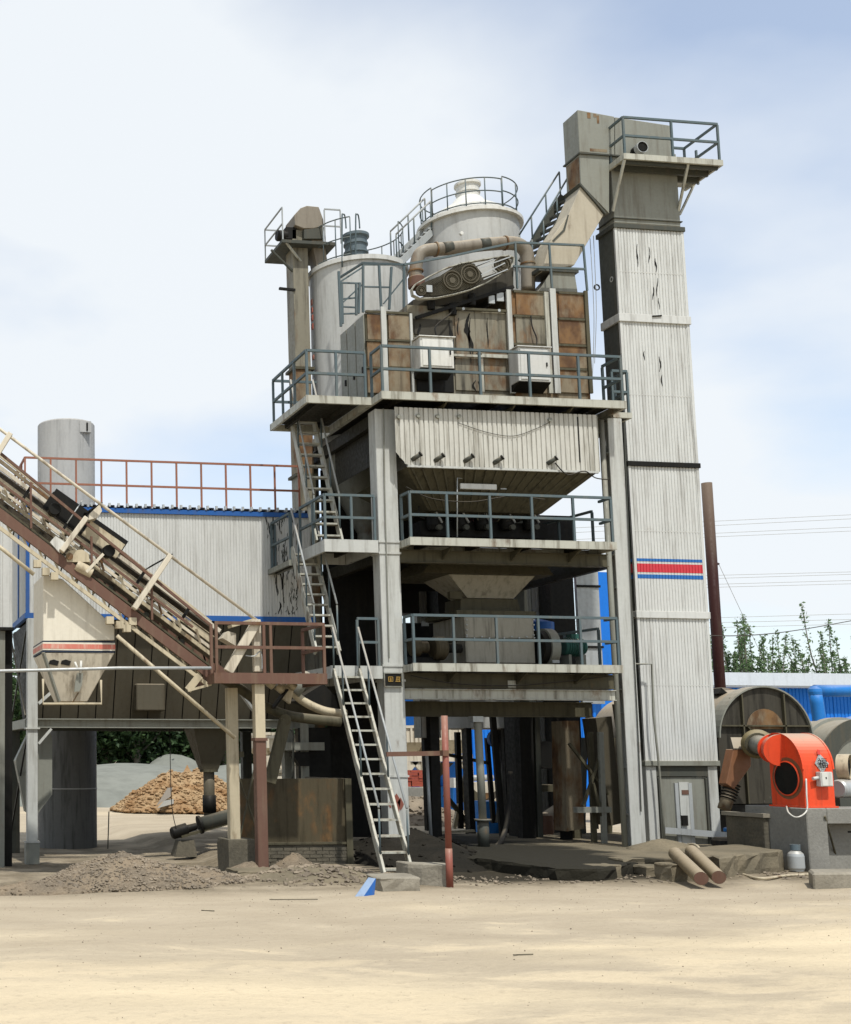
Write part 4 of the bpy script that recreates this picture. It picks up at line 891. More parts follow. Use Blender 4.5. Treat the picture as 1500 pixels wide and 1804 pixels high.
part('cross_brace', MB().beam((bx0_+.02,yb_+.1,bb-.15), (bx0_+.02,yb_+bdp-.2,zbe1+.05), .03, .06), M['dgrey'], t); part('cross_brace', MB().beam((bx0_-.02,yb_+bdp-.2,bb-.15), (bx0_-.02,yb_+.1,zbe1+.05), .03, .06), M['dgrey'], t)
part('cross_brace', MB().beam((bx0_+.02,yb_+.1,zbe0-.1), (bx0_+.02,yb_+bdp-.2,.3), .03, .05), M['black'], t)
# dust funnel and spout
fx = P(368,1290,yb_+.5)
cn_ = part('dust_funnel', MB().loft([V(P(333,1285,yb_+.5).x,yb_+.1,zbe0-.003), V(P(402,1285,yb_+.5).x,yb_+.1,zbe0-.003), V(P(402,1285,yb_+.5).x,yb_+.9,zbe0-.003), V(P(333,1285,yb_+.5).x,yb_+.9,zbe0-.003)],
    [V(P(354,1356,yb_+.5).x,yb_+.38,P(368,1356,yb_+.5).z), V(P(382,1356,yb_+.5).x,yb_+.38,P(368,1356,yb_+.5).z), V(P(382,1356,yb_+.5).x,yb_+.66,P(368,1356,yb_+.5).z), V(P(354,1356,yb_+.5).x,yb_+.66,P(368,1356,yb_+.5).z)]), M['bagh'], t)
fc = P(368,1356,yb_+.5); part('flange', MB().lathe(fc, [(0,-.05),(.19,-.05),(.19,-.0),(0,0)], 16), M['olive'], cn_)
part('spout', MB().tube([fc+V(0,0,-.05), V(fc.x,fc.y,P(368,1446,yb_+.5).z)], .115, 14), M['bagh'], cn_)
cz = P(372,1418,yb_+.5).z
part('sleeve', MB().tube([V(fc.x,fc.y,cz+.2), V(fc.x,fc.y,cz-.16)], .14, 14), M['black'], cn_)

# screw conveyor underneath
ysc = 25.3
t = thing('screw_conveyor', P(335,1500,ysc), 'dark inclined screw conveyor with its motor on a small block under the filter house', 'conveyor')
part('trough', MB().tube([P(353,1453,ysc), P(470,1420,ysc), P(560,1395,ysc)], .15, 14), M['dgrey'], t)
part('cradle', MB().beam(P(318,1474,ysc), P(560,1405,ysc), .2, .06), M['olive'], t)
part('end_plate', MB().lathe(P(353,1453,ysc), [(0,-.03),(.19,-.03),(.19,.02),(0,.02)], 16, axis=(1,0,.26)), M['black'], t)
mo = part('motor', MB().lathe(P(302,1469,ysc), [(0,0),(.10,0),(.13,.04),(.13,.34),(.08,.36),(.07,.55),(0,.55)], 16, axis=(1,0,.28)), M['black'], t)
part('pedestal', MB().loft([P(309,1510,ysc-.1), P(348,1510,ysc-.1), P(348,1510,ysc-.1)+V(0,.4,0), P(309,1510,ysc-.1)+V(0,.4,0)], [P(315,1482,ysc-.05), P(342,1480,ysc-.05), P(342,1480,ysc-.05)+V(0,.3,0), P(315,1482,ysc-.05)+V(0,.3,0)]), M['cdark'], t)
solo('motor_cable', MB().tube(smooth_path([P(299,1270,ysc-.1), P(301,1380,ysc-.1), P(304,1430,ysc-.1), P(311,1462,ysc-.1)]), .009, 5), M['rubber'], 'thin dark cable hanging down to the screw conveyor motor', 'cable')

# chimney behind the filter house
yk = 29.6; ck = P(117,900,yk); rk = abs(P(166,900,yk).x-P(66,900,yk).x)/2
t = thing('chimney', (ck.x, yk, gzl), 'thick plain grey chimney rising behind the filter house', 'chimney')
zk = P(116,736,yk-rk).z
sh = part('shell', MB().lathe((ck.x,yk,0), [(rk,3.03),(rk,zk-.03),(rk-.02,zk),(rk-.05,zk),(rk-.05,zk-1)], 44, caps=False), M['stack'], t)
part('foot_shell', MB().lathe((ck.x,yk,0), [(rk,gzl-.1),(rk,3.0)], 44, caps=False), M['stackd'], t)
part('seam', MB().lathe((ck.x,yk,0), [(rk-.01,2.99),(rk+.012,3.0),(rk+.012,3.03),(rk-.01,3.04)], 44, caps=False), M['stack'], sh)
part('seam', MB().lathe((ck.x,yk,0), [(rk-.01,1.15),(rk+.012,1.16),(rk+.012,1.18),(rk-.01,1.19)], 44, caps=False), M['stack'], sh)
hz_ = P(140,748,yk-rk).z
part('hatch', MB().box((ck.x+.22,yk-rk+.02,hz_-.17), (ck.x+.5,yk-rk+.2,hz_+.1)), M['stack'], sh); part('hatch_slot', MB().box((ck.x+.38,yk-rk+.0,hz_-.14), (ck.x+.42,yk-rk+.1,hz_+.06)), M['black'], sh)

# slim clad end of the neighbouring block at the left edge
t = thing('cladding_block', (2.3, 24.4, gzl), 'narrow pale clad block on dark posts cut off by the left picture edge', 'building')
yl_ = 24.3
x0_, x1_ = 1.2, P(22,1000,yl_).x; z0_, z1_ = P(10,1105,yl_).z, P(10,930,yl_).z
part('wall_panel', MB().corr((x0_,yl_,z0_), (1,0,0), (0,0,z1_-z0_+1.0), x1_-x0_, .2, .02), M['clad2'], t)
part('wall_panel', MB().box((x0_,yl_+.025,z0_), (x1_-.005,yl_+.6,z1_+1.0)), M['clad2'], t)
part('base_trim', MB().box((x0_,yl_-.05,z0_-.06), (x1_+.02,yl_+.6,z0_-.004)), M['black'], t)
part('post', MB().box((P(0,1300,yl_).x-.25,yl_+.05,gzl-.05), (P(9,1300,yl_).x,yl_+.28,z0_-.065)), M['grey'], t); part('post', MB().box((P(11,1300,yl_).x,yl_+.3,gzl-.05), (P(25,1300,yl_).x,yl_+.55,z0_-.065)), M['black'], t)
part('tank_side', MB().prism([P(x,y,yl_+1.9) for x, y in ((27,1340),(70,1250),(92,1300),(92,1400),(62,1440),(45,1430))], (0,.3,0)), M['grey'], t)

# ================================================================ INCLINED CONVEYOR
yn, yf = 20.75, 21.75                       # near and far side frames
t = thing('belt_conveyor', (4.5, 21.2, 0), 'long inclined belt conveyor on brown and cream rails crossing the lower left', 'conveyor')
def ln(x0, y0, x1, y1, Y, k=1.8):          # a straight member, carried on past the left picture edge
    a, b = P(x0,y0,Y), P(x1,y1,Y); return b+(a-b)*k, b
def member(nm, x0, y0, x1, y1, Y, wd, ht, m, k=1.8, par=None):
    a, b = ln(x0,y0,x1,y1,Y,k); return part(nm, MB().beam(a, b, wd, ht), m, par or t)
member('channel', 0,906,378,1194,yn,.07,.17,M['brown'])
member('channel', 0,893,420,1210,yf,.07,.21,M['brown'])
member('lower_rail', 0,930,368,1208,yn-.02,.05,.06,M['creamd'])
for i in range(14):
    x = -20+i*28; y = 892+i*21.3
    part('lattice_bar', MB().beam(P(x,y+2,yn+.02), P(x+14,y+34,yn+.02), .02, .03), M['creamd'], t); part('lattice_bar', MB().beam(P(x+14,y+34,yf-.05), P(x+26,y-12,yf-.05), .02, .025), M['olive'], t)
for i in range(11):
    x = 6+i*34; y = 852+i*25.6
    part('belt_bracket', MB().beam(P(x,y,yn+.04), P(x+7,y+26,yn+.04), .025, .035), M['rusty'] if i % 3 else M['creamd'], t)
member('belt_rail', 0,848,372,1128,yn+.25,.05,.10,M['creamd']); member('belt_rail', 0,862,372,1142,yn+.12,.04,.05,M['cream'])
member('belt_rail', 0,838,380,1120,yf-.1,.05,.08,M['creamd'])
member('carrying_belt', 0,836,385,1120,yn+.5,.34,.02,M['belt']); member('return_belt', 0,884,385,1168,yn+.5,.34,.02,M['belt'])
member('belt_rail', 0,824,388,1112,yf-.12,.04,.07,M['cream']); member('belt_rail', 0,872,372,1153,yn+.3,.04,.06,M['creamd']); member('side_angle', 0,812,372,1102,yf-.05,.04,.06,M['rusty'])
member('walkway', 0,892,372,1176,yn+.12,.16,.03,M['olive'])
member('handrail', 0,850,340,1105,yn-.03,.035,.04,M['brown']); member('handrail', 0,798,372,1102,yn-.03,.04,.045,M['brown'])
member('handrail', 0,803,372,1096,yf,.035,.045,M['creamd'])
for x, y0, y1 in ((54,850,931),(161,945,1012),(267,1012,1092),(-50,770,860)):
    part('handrail_post', MB().beam(P(x,y0,yn-.035), P(x+1,y1,yn-.035), .035, .035), M['brown'], t)
# lattice web between channel and handrail on the far side
for i in range(9):
    x = -10+i*44; y = 838+i*33.2
    part('web_bar', MB().beam(P(x,y,yf-.02), P(x+20,y+62,yf-.02), .03, .03), M['creamd'] if i % 2 else M['brown'], t)
# idlers along the belt
im = MB().tube([(0,-.22,0), (0,.3,0)], .05, 10)
copies('idler', im, M['dgrey'], t, [P(-10+i*31,848+i*23.3,yn+.6) for i in range(12)])
copies('idler', im, M['dgrey'], t, [P(5+i*62,900+i*46.4,yn+.6) for i in range(6)])
# dark skirt boards and covers
for x0,y0,x1,y1,h,m in ((84,880,152,928,.34,'black'),(152,930,212,972,.30,'creamd')):
    part('skirt_board', MB().beam(P(x0,y0,yn+.22), P(x1,y1,yn+.22), .03, h), M[m], t); part('skirt_board', MB().beam(P(x0+6,y0-6,yf-.15), P(x1+6,y1-6,yf-.15), .03, h), M['black'], t)
for px, py in ((97,896),(193,970)): part('roller_end', MB().lathe(P(px,py,yn+.02), [(0,0),(.10,0),(.11,.03),(.11,.2),(0,.2)], 16, axis=(0,1,0)), M['black'], t)
for px, py in ((40,880),(110,935),(240,1030),(320,1092)): part('idler_bracket', MB().beam(P(px,py,yn+.1), P(px+14,py-22,yn+.1), .05, .05), M['black'], t)
# broad cream cross beams at right angles to the run
for x0,y0,x1,y1 in ((-12,812,18,764),(108,972,152,912),(236,1073,300,978)):
    part('cross_beam', MB().beam(P(x0,y0,yn-.12), P(x1,y1,yn-.12), .09, .15, (0,-1,0)), M['cream'], t, .01)
    part('cross_beam_far', MB().beam(P(x0,y0,yf+.1), P(x1,y1,yf+.1), .09, .15, (0,-1,0)), M['creamd'], t)
for x0,y0,x1,y1 in ((146,908,176,890),(262,1000,298,980)): part('scraper_plate', MB().beam(P(x0,y0,yn+.3), P(x1,y1,yn+.3), .5, .02), M['black'], t)
part('drive_cover', MB().prism([P(x,y,yn-.03) for x, y in ((158,905),(176,888),(180,900),(172,912),(156,916))], (0,.3,0)), M['cream'], t)
# drive: cream gearbox and belt cover
part('drive_plate', MB().prism([P(x,y,yn-.06) for x, y in ((88,955),(98,944),(116,956),(105,974))], (0,.04,0)), M['white'], t)
gb = part('gearbox', MB().prism([P(x,y,yn-.04) for x, y in ((121,970),(145,968),(156,975),(158,990),(118,990),(116,978))], (0,.3,0)), M['creamd'], t)
part('pulley', MB().lathe(P(123,980,yn-.08), [(0,0),(.06,0),(.06,.05),(0,.05)], 14, axis=(0,1,0)), M['rusty'], gb)
part('drive_motor', MB().lathe(P(134,996,yn+.0), [(0,0),(.09,0),(.1,.04),(.1,.3),(0,.3)], 14, axis=(1,0,-.5)), M['creamd'], t)
part('prop', MB().beam(P(152,1008,yn-.08), P(182,976,yn-.08), .04, .05), M['cream'], t)
part('conduit', MB().tube([P(118,922,yn-.02), P(145,882,yn-.02)], .012, 6), M['galv'], t)
# the long pale rope-pipe above
a, b = ln(0,756,462,1100,yn-.15,1.7); part('tie_rod', MB().tube([a, b], .027, 10), M['cream'], t)
for Y in (yn, yf): part('support_leg', MB().beam(P(-230,735,Y), V(P(-230,735,Y).x-.25,Y,-.05), .14, .14), M['brown'], t)
part('support_tie', MB().beam(V(P(-230,735,yn).x-.12,yn+.08,2.6), V(P(-230,735,yn).x-.12,yf-.08,2.6), .08, .08), M['brown'], t)
# clamps and rust lumps along the lower rail
for px, py in ((60,990),(75,1004),(90,1012),(188,1090),(205,1098),(218,1104),(228,1092)):
    part('clamp', pb(px,py+9,px+13,py-4,yn-.08,yn+.05), M['creamd'], t)
lump = MB()
for i in range(60):
    u = random.random(); c = P(5+u*360, 913+u*276+random.uniform(-9,12), yn+.12); r = random.uniform(.012,.035)
    lump.lathe(c, [(0,-r),(r,-r*.3),(r*.8,r*.5),(0,r)], 6)
part('spilled_grit', lump, M['creamd'], t, kind='stuff')
# bracing below
for x0,y0,x1,y1 in ((206,1120,414,1300),(-30,940,60,1012)):
    part('brace', MB().tube([P(x0,y0,yn-.05), P(x1,y1,yn-.05)], .035, 8), M['creamd'], t)
part('hanger', MB().beam(P(331,1216,yn-.06), P(352,1190,yn-.06), .04, .12), M['creamd'], t); part('hanger', MB().beam(P(331,1217,yn-.07), P(372,1206,yn-.07), .04, .04), M['creamd'], t)
part('gutter', MB().beam(P(420,1215,yf), P(447,1252,yf), .12, .04), M['galv'], t)

# service platform at the conveyor foot
yp = 20.3
t = thing('service_platform', (6.6, 20.8, 0), 'brown railed service platform on two legs beside the conveyor foot', 'platform')
pa, pe = P(378,1186,yp), P(575,1190,yp); pzz = pa.z
dk = part('deck', MB().box((pa.x,yp,pzz-.03), (pe.x,yp+1.1,pzz)).box((pa.x-.01,yp-.02,pzz-.17), (pe.x+.01,yp+.03,pzz+.01)).box((pe.x-.03,yp+.031,pzz-.17), (pe.x+.01,yp+1.1,pzz-.031)).box((pa.x-.01,yp+.031,pzz-.17), (pa.x+.03,yp+1.1,pzz-.031)), M['brown'], t)
railing(t, [(pa.x+.02,yp+.02,pzz), (pe.x-.02,yp+.02,pzz), (pe.x-.02,yp+1.05,pzz)], h=P(450,1098,yp).z-pzz, mat=M['brown'], r=.026, mids=(.52,),
        post_at=[(P(px,1150,yp).x,yp+.02,pzz) for px in (373,382,466,478)]+[(pe.x-.02,yp+.02,pzz), (pe.x-.02,yp+1.05,pzz)])
part('upright', MB().beam(P(454,1184,yp+.2), P(451,1092,yp+.2), .14, .12, (0,-1,0)), M['cream'], t, .01); part('slanting_beam', MB().beam(P(402,1184,yp+.1), P(452,1096,yp+.1), .16, .10, (0,-1,0)), M['cream'], t, .01)
part('bracket_arm', MB().beam(P(405,1104,yp+.4), P(448,1092,yp+.4), .25, .05), M['creamd'], t); part('bracket_box', MB().prism([P(x,y,yp+.35) for x, y in ((392,1124),(402,1112),(416,1116),(416,1138))], (0,.3,0)), M['cream'], t)
part('hose', MB().tube(smooth_path([P(433,1155,yp+.1), P(448,1156,yp+.05), P(458,1148,yp+.05), P(462,1160,yp+.05), P(462,1180,yp+.05)]), .012, 6), M['galv'], t)
lx0, lx1 = P(457,1300,yp+.15), P(457,1540,yp+.15)
lg = part('leg', MB().box((lx0.x-.09,yp+.06,lx1.z+.05), (lx0.x+.09,yp+.24,P(457,1302,yp).z)), M['brown'], t, .01); part('upper_leg', MB().box((lx0.x-.085,yp+.07,P(457,1300,yp).z), (lx0.x+.085,yp+.23,pzz-.175)), M['creamd'], lg)
part('collar', MB().box((lx0.x-.11,yp+.04,P(457,1303,yp).z-.02), (lx0.x+.11,yp+.26,P(457,1300,yp).z)), M['brown'], lg)
l2 = P(412,1300,21.0)
lg = part('leg', MB().box((l2.x-.09,21.0,.05), (l2.x+.09,21.18,pzz-.2)), M['creamd'], t, .01)
part('cross_tie', MB().box((l2.x+.1,21.0,P(430,1334,21).z), (lx0.x-.1,21.08,P(430,1324,21).z)), M['olive'], t)
for x0,y0,x1,y1 in ((413,1345,452,1460),(447,1360,418,1500)): part('cross_brace', MB().beam(P(x0,y0,21.1), P(x1,y1,21.1), .02, .05, (0,-1,0)), M['olive'], t)

# curved tail of the conveyor by the tower
t = thing('conveyor_tail', P(500,1300,21.6), 'dirty curved tail frame of the conveyor sagging under the brown platform', 'frame')
part('curved_beam', MB().tube(smooth_path([P(392,1196,21.5), P(425,1215,21.5), P(470,1246,21.5), P(520,1263,21.5), P(600,1272,21.5)]), .09, 8), M['olive'], t)
part('curved_beam', MB().tube(smooth_path([P(500,1200,22.0), P(530,1232,22.0), P(570,1252,22.0), P(610,1258,22.0)]), .08, 8), M['creamd'], t)
part('pipe', MB().tube([P(520,1222,21.9), P(545,1188,21.9)], .10, 12), M['grey'], t)
for px, py in ((470,1200),(487,1208),(508,1202)): part('tail_roller', MB().tube([P(px,py,21.4), P(px+12,py+10,21.4)], .07, 10), M['creamd'], t)
part('tail_bracket', MB().prism([P(x,y,21.45) for x, y in ((497,1205),(512,1198),(518,1215),(512,1240),(498,1230))], (0,.1,0)), M['creamd'], t)
part('scraper', MB().beam(P(480,1248,21.4), P(505,1215,21.4), .2, .03), M['black'], t)
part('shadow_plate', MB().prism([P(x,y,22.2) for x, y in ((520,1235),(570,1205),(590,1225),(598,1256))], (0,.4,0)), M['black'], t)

# surge hopper under the conveyor
yh = 21.0; hd = 1.2
t = thing('surge_hopper', P(130,1240,yh), 'chalky white square hopper with a faded red stripe hanging below the conveyor', 'hopper')
f = [P(x,y,yh) for x, y in ((76,1130),(202,1128),(202,1104),(110,1020),(76,1012))]
body = part('body', MB().prism(f, (0,hd,0)), M['hopper'], t, .012)
T = [P(76,1150,yh), P(202,1150,yh), P(202,1150,yh)+V(0,hd,0), P(76,1150,yh)+V(0,hd,0)]
Bq = [P(104,1236,yh+.25), P(154,1236,yh+.25), P(154,1236,yh+.25)+V(0,.5,0), P(104,1236,yh+.25)+V(0,.5,0)]
cn_ = part('cone', MB().loft(T, Bq), M['cream'], t, .01)
X0, X1 = f[0].x, f[1].x
for y0, y1, m in ((1129.5,1132,'stripe_k'),(1132,1146,'hopper'),(1146.5,1149.5,'stripe_k')):
    part('stripe', MB().box((X0-.006,yh-.006,P(140,y1,yh).z), (X1+.006,yh+hd+.006,P(140,y0,yh).z)), M[m], t)
part('stripe', MB().box((X0-.010,yh-.010,P(140,1143.5,yh).z), (X1+.010,yh+hd+.010,P(140,1135,yh).z)), M['stripe_f'], t)
for k, (px, w_) in enumerate(((95,12),(116,12))): 
    c = P(px,1168,yh+.03); part('worn_hole', MB().prism([c+V(-.09,-.0,-.02), c+V(.06,0,-.05), c+V(.09,0,.03), c+V(0,0,.06), c+V(-.07,0,.04)] , (0,.012,0)), M['black'], cn_)
c0 = P(140,1180,yh+.06)
part('rod', MB().tube([P(132,1166,yh-.02), P(138,1182,yh-.02)], .02, 8), M['white'], cn_); part('rod', MB().tube([P(143,1164,yh-.02), P(142,1186,yh-.02)], .022, 8), M['white'], cn_)
part('gate_flap', MB().prism([P(x,y,yh+.05) for x, y in ((136,1186),(147,1186),(144,1208),(140,1218),(131,1219),(133,1200))], (0,.03,0)), M['grey'], cn_)
part('rust_run', MB().prism([P(x,y,yh+.15) for x, y in ((137,1220),(140,1220),(128,1240),(126,1240))], (0,.02,0)), M['rusty'], cn_)
part('frame_bar', MB().tube([P(76,1196,yh-.1), P(76,1240,yh-.1), P(179,1240,yh-.1), P(178,1198,yh-.1)], .022, 8), M['creamd'], cn_)
part('edge_angle', MB().beam(T[0]+V(0,-.01,0), Bq[0]+V(0,-.01,0), .05, .04), M['grey'], cn_)
solo('long_pipe', MB().tube([P(-220,1187,20.2), P(60,1181,20.2), P(210,1177,20.2), P(372,1177,20.2)], .028, 8), M['galv'], 'long thin horizontal pipe passing in front of the white hopper', 'pipe')

# rusty plate wall and its brick base
yw = 21.7
t = thing('rusty_plate_wall', P(520,1520,yw), 'rusty steel plate wall standing behind the brown platform leg', 'wall')
wx0, wx1 = P(425,1440,yw).x, P(608,1440,yw).x
part('plate', MB().box((wx0,yw,P(520,1484,yw).z), (wx1,yw+.05,P(520,1372,yw).z)), M['rustd'], t)
part('edge_post', MB().box((wx1+.005,yw-.05,.0), (wx1+.12,yw+.1,P(520,1372,yw).z)), M['olive'], t); part('ledge', MB().box((wx0-.05,yw-.04,P(520,1488,yw).z), (wx1,yw+.1,P(520,1484,yw).z)), M['olive'], t)
part('return_plate', MB().box((wx1+.07,yw+.101,.0), (wx1+.115,yw+2.2,P(520,1372,yw).z)), M['bagh'], t)
zt0 = P(520,1488,yw).z; bh = .062; bl = .24
bm = MB().box((-bl/2+.006,0,0), (bl/2-.006,.12,bh-.008)); nrow = int(zt0/bh); pl = []
for j in range(nrow):
    x = wx0-.2+(bl/2 if j % 2 else 0)
    while x < wx1: pl.append((x+bl/2, yw-.02+random.uniform(-.008,.008), j*bh+.004)); x += bl
part('mortar', MB().box((wx0-.22,yw,0), (wx1,yw+.12,zt0-.005)), M['cdark'], t)
copies('brick', bm, M['cdark'], t, pl)
solo('leaning_channel', MB().beam(P(475,1380,21.2), P(503,1268,21.2), .2, .12, (0,-1,0)).tube([P(503,1268,21.14), P(503,1268,21.26)], .1, 14), M['olive'], 'broad round ended steel channel leaning above the rusty plate wall', 'channel', bevel=.01)
# ================================================================ CONCRETE, RUBBLE AND YARD THINGS
def slab(name, poly, z0, z1, mat, label, cat, rough=.02, seg=.18, kind=None, parts=False):
    """rough broken-edged slab: outline points on the ground, wavy edge"""
    pts = []
    for i in range(len(poly)):
        a, b = Vector((*poly[i],0)), Vector((*poly[(i+1)%len(poly)],0)); n = max(1, int((b-a).length/seg))
        for j in range(n): pts.append(a+(b-a)*(j/n)+V(random.uniform(-rough,rough),random.uniform(-rough,rough),0))
    n = len(pts); mb = MB(); h = z1-z0
    rings = [[p+V(random.uniform(-rough,rough)*.6,random.uniform(-rough,rough)*.6,z0+h*k) for p in pts] for k in (0,.4,.8)]
    rings.append([p+V(0,0,z1-random.uniform(0,rough*.8)) for p in pts])
    cx = sum((p for p in pts), V(0,0,0))/n
    rings.append([p.lerp(cx+V(0,0,0), .06)+V(0,0,z1+random.uniform(-.005,.006)) for p in pts])
    vs_ = [q for r_ in rings for q in r_]; fs = [(k*n+i, k*n+(i+1)%n, (k+1)*n+(i+1)%n, (k+1)*n+i) for k in range(4) for i in range(n)]
    mb.add(vs_, fs+[tuple(range(4*n, 5*n))]); return solo(name, mb, mat, label, cat, kind=kind)
a = G(846,1535); b = G(1050,1552); c = G(1160,1536)
slab('concrete_pad', [(a.x,a.y+.6), (a.x+.25,a.y-.15), ((a.x+b.x)/2,b.y+.25), (b.x,b.y), (b.x+.35,b.y+.15), (c.x,c.y+.2), (17.3,20.2), (17.3,27), (a.x+2.6,27), (a.x+1.0,22.5)], -.1, .20, M['cpad'], 'broad low concrete pad with a broken front edge under the tower', 'concrete pad', .04)
a = G(1270,1548); b = G(1388,1534)
slab('brick_ledge', [(a.x,a.y), (b.x,b.y), (b.x+.3,b.y+1.6), (a.x+.3,a.y+1.6)], -.1, .34, M['cpad'], 'rough sandy ledge left of the concrete plinth', 'ledge', .05)
a, b = G(668,1574), G(736,1572)
slab('stair_footing', [(a.x,a.y), (b.x+.05,b.y), (b.x+.15,b.y+.7), (a.x+.1,a.y+.7)], -.05, .21, M['concrete'], 'rough concrete footing carrying the foot of the pale stair', 'footing', .035)
a, b = G(726,1560), G(798,1562)
slab('concrete_block', [(a.x+.1,a.y+.3), (b.x,b.y), (b.x+.15,b.y+.5), (a.x+.1,a.y+.7)], -.05, .30, M['concrete'], 'low concrete block beside the red pole', 'concrete block', .025)
a = G(1434,1565)
zk_ = P(1440,1538,a.y).z
o = solo('concrete_kerb', MB().prism([V(a.x,a.y,-.05), V(a.x+2.2,a.y-.06,-.05), V(a.x+2.6,a.y+.55,-.05), V(a.x+.42,a.y+.6,-.05)], (0,0,zk_+.05)), M['concrete'], 'smooth low concrete block at the right picture edge', 'concrete block', bevel=.03)
for i, (px, py, w_, h_) in enumerate(((1075,1548,.5,.2),(1120,1540,.4,.24),(1165,1545,.45,.16),(1205,1552,.35,.25))):
    g = G(px,py); slab('broken_stone', [(g.x-w_/2,g.y), (g.x+w_/2,g.y+.05), (g.x+w_/2-.05,g.y+.5), (g.x-w_/2,g.y+.45)], -.04, h_, M['cpadx'], ('broken slab at the left of the stones below the tower', 'squarish broken stone below the right tower column', 'low broken stone in front of the tall shaft', 'upright broken stone propping the two rusty pipes')[i], 'stone', .04)
g = P(432,1515,21.1)
slab('leg_footing', [(g.x-.35,20.85), (g.x+.1,20.85), (g.x+.1,21.5), (g.x-.35,21.5)], -.05, P(430,1478,21).z, M['cdark'], 'dark concrete footing of the rear platform leg', 'footing', .02)
g = G(457,1546)
slab('leg_footing', [(g.x-.35,g.y-.1), (g.x+.38,g.y-.05), (g.x+.4,g.y+.7), (g.x-.3,g.y+.7)], -.05, .1, M['cpadx'], 'flat broken footing under the brown platform leg', 'footing', .04)

def heap(name, cx, cy, rx, ry, h, mat, label, cat, stones=0, smat=None, srange=(.02,.05), nseed=0, rot=0., pw=1.3, rough=.12, base=0.):
    n, m_ = 44, 14; mb = MB(); vs_ = [V(cx,cy,base+h)]; 
    def hgt(u, a):
        q = noise.noise(V(math.cos(a)*2.2*u+nseed, math.sin(a)*2.2*u, nseed*1.7))
        return max(0, (1-u**pw))*h*(1+q*.35)+noise.noise(V(u*7*math.cos(a), u*7*math.sin(a), nseed))*rough*h*(1-u*.6)
    def pt(u, a):
        k = 1+.16*noise.noise(V(math.cos(a)*1.5, math.sin(a)*1.5, nseed+5))
        x, y = u*rx*k*math.cos(a), u*ry*k*math.sin(a); c, s = math.cos(rot), math.sin(rot)
        return V(cx+x*c-y*s, cy+x*s+y*c, base+hgt(u, a)-(.05 if u > .99 else 0))
    for j in range(1, m_+1): vs_ += [pt(j/m_, 2*math.pi*i/n) for i in range(n)]
    fs = [(0, 1+i, 1+(i+1)%n) for i in range(n)]+[(1+(j-1)*n+i, 1+j*n+i, 1+j*n+(i+1)%n, 1+(j-1)*n+(i+1)%n) for j in range(1, m_) for i in range(n)]
    mb.add(vs_, fs, True); o = solo(name, mb, mat, label, cat, loc=V(cx,cy,base))
    if stones:
        st = MB()
        for _ in range(stones):
            u, a = math.sqrt(random.random())*1.05, random.uniform(0, 6.28); pebble(st, pt(min(u,1), a) if u <= 1 else pt(1,a)+V(0,0,.05), random.uniform(*srange)*(random.random()**.5+.3))
        part('stones', st, smat, o, kind='stuff')
    return o
OCT = [(1,0,0),(0,1,0),(-1,0,0),(0,-1,0),(0,0,1),(0,0,-1),(.6,.6,.55),(-.6,.6,.5),(-.55,-.6,.55),(.6,-.55,.55)]
OF = [(4,6,7),(4,7,8),(4,8,9),(4,9,6),(6,0,1),(6,1,7),(7,1,2),(7,2,8),(8,2,3),(8,3,9),(9,3,0),(9,0,6),(5,1,0),(5,2,1),(5,3,2),(5,0,3)]
def pebble(mb, c, r):
    m = Matrix.Rotation(random.uniform(0,6.28), 3, V(random.random(),random.random(),random.random()+.1).normalized())
    sx, sy, sz = r*random.uniform(.7,1.3), r*random.uniform(.7,1.3), r*random.uniform(.45,.9); c = Vector(c); out = []
    for x, y, z in OCT:
        q = m @ V(x*random.uniform(.75,1.1), y, z*random.uniform(.8,1.1)); out.append(c+V(q.x*sx, q.y*sy, q.z*sz))
    mb.add(out, OF)
heap('gravel_heap', 3.95, 18.85, 1.45, .95, .46, M['gravel'], 'low grey gravel heap in front of the filter house leg', 'heap', 2600, M['stone'], (.010,.036), 3)
heap('gravel_heap', 5.1, 19.25, 1.1, .6, .2, M['gravel'], 'long flat tail of rubble between the gravel heap and the platform leg', 'heap', 800, M['stone'], (.012,.045), 8)
heap('gravel_heap', 2.45, 18.0, .9, .35, .14, M['gravel'], 'small dark ridge of gravel at the left picture edge', 'heap', 120, M['gravel'], (.012,.03), 12)
heap('grit_cone', P(520,1520,21).x, 21.0, .42, .4, .24, M['gravel'], 'small grey cone of grit against the rusty plate wall', 'heap', 40, M['stone'], (.01,.03), nseed=21)
heap('grit_cone', P(450,1525,20.7).x-.12, 20.55, .45, .4, .17, M['gravel'], 'small heap of sand round the brown platform leg', 'heap', 0, None, nseed=25)
heap('load_lane_soil', 10.1, 22.6, 1.5, 2.6, .55, M['soil'], 'oily bank of soil, painted black for shade, along the loading lane under the tower', 'heap', 150, M['soil'], (.02,.08), 33)
heap('rubble_bank', 7.25, 19.35, 1.4, .65, .2, M['cpadx'], 'bumpy bank of sand and stones left of the stair footing', 'heap', 420, M['stone'], (.02,.07), 31)
heap('grit_cone', P(1160,1505,21.9).x, 21.75, .7, .5, .16, M['cpad'], 'low sand drift at the foot of the right column', 'heap', 0, None, nseed=35, base=.22)
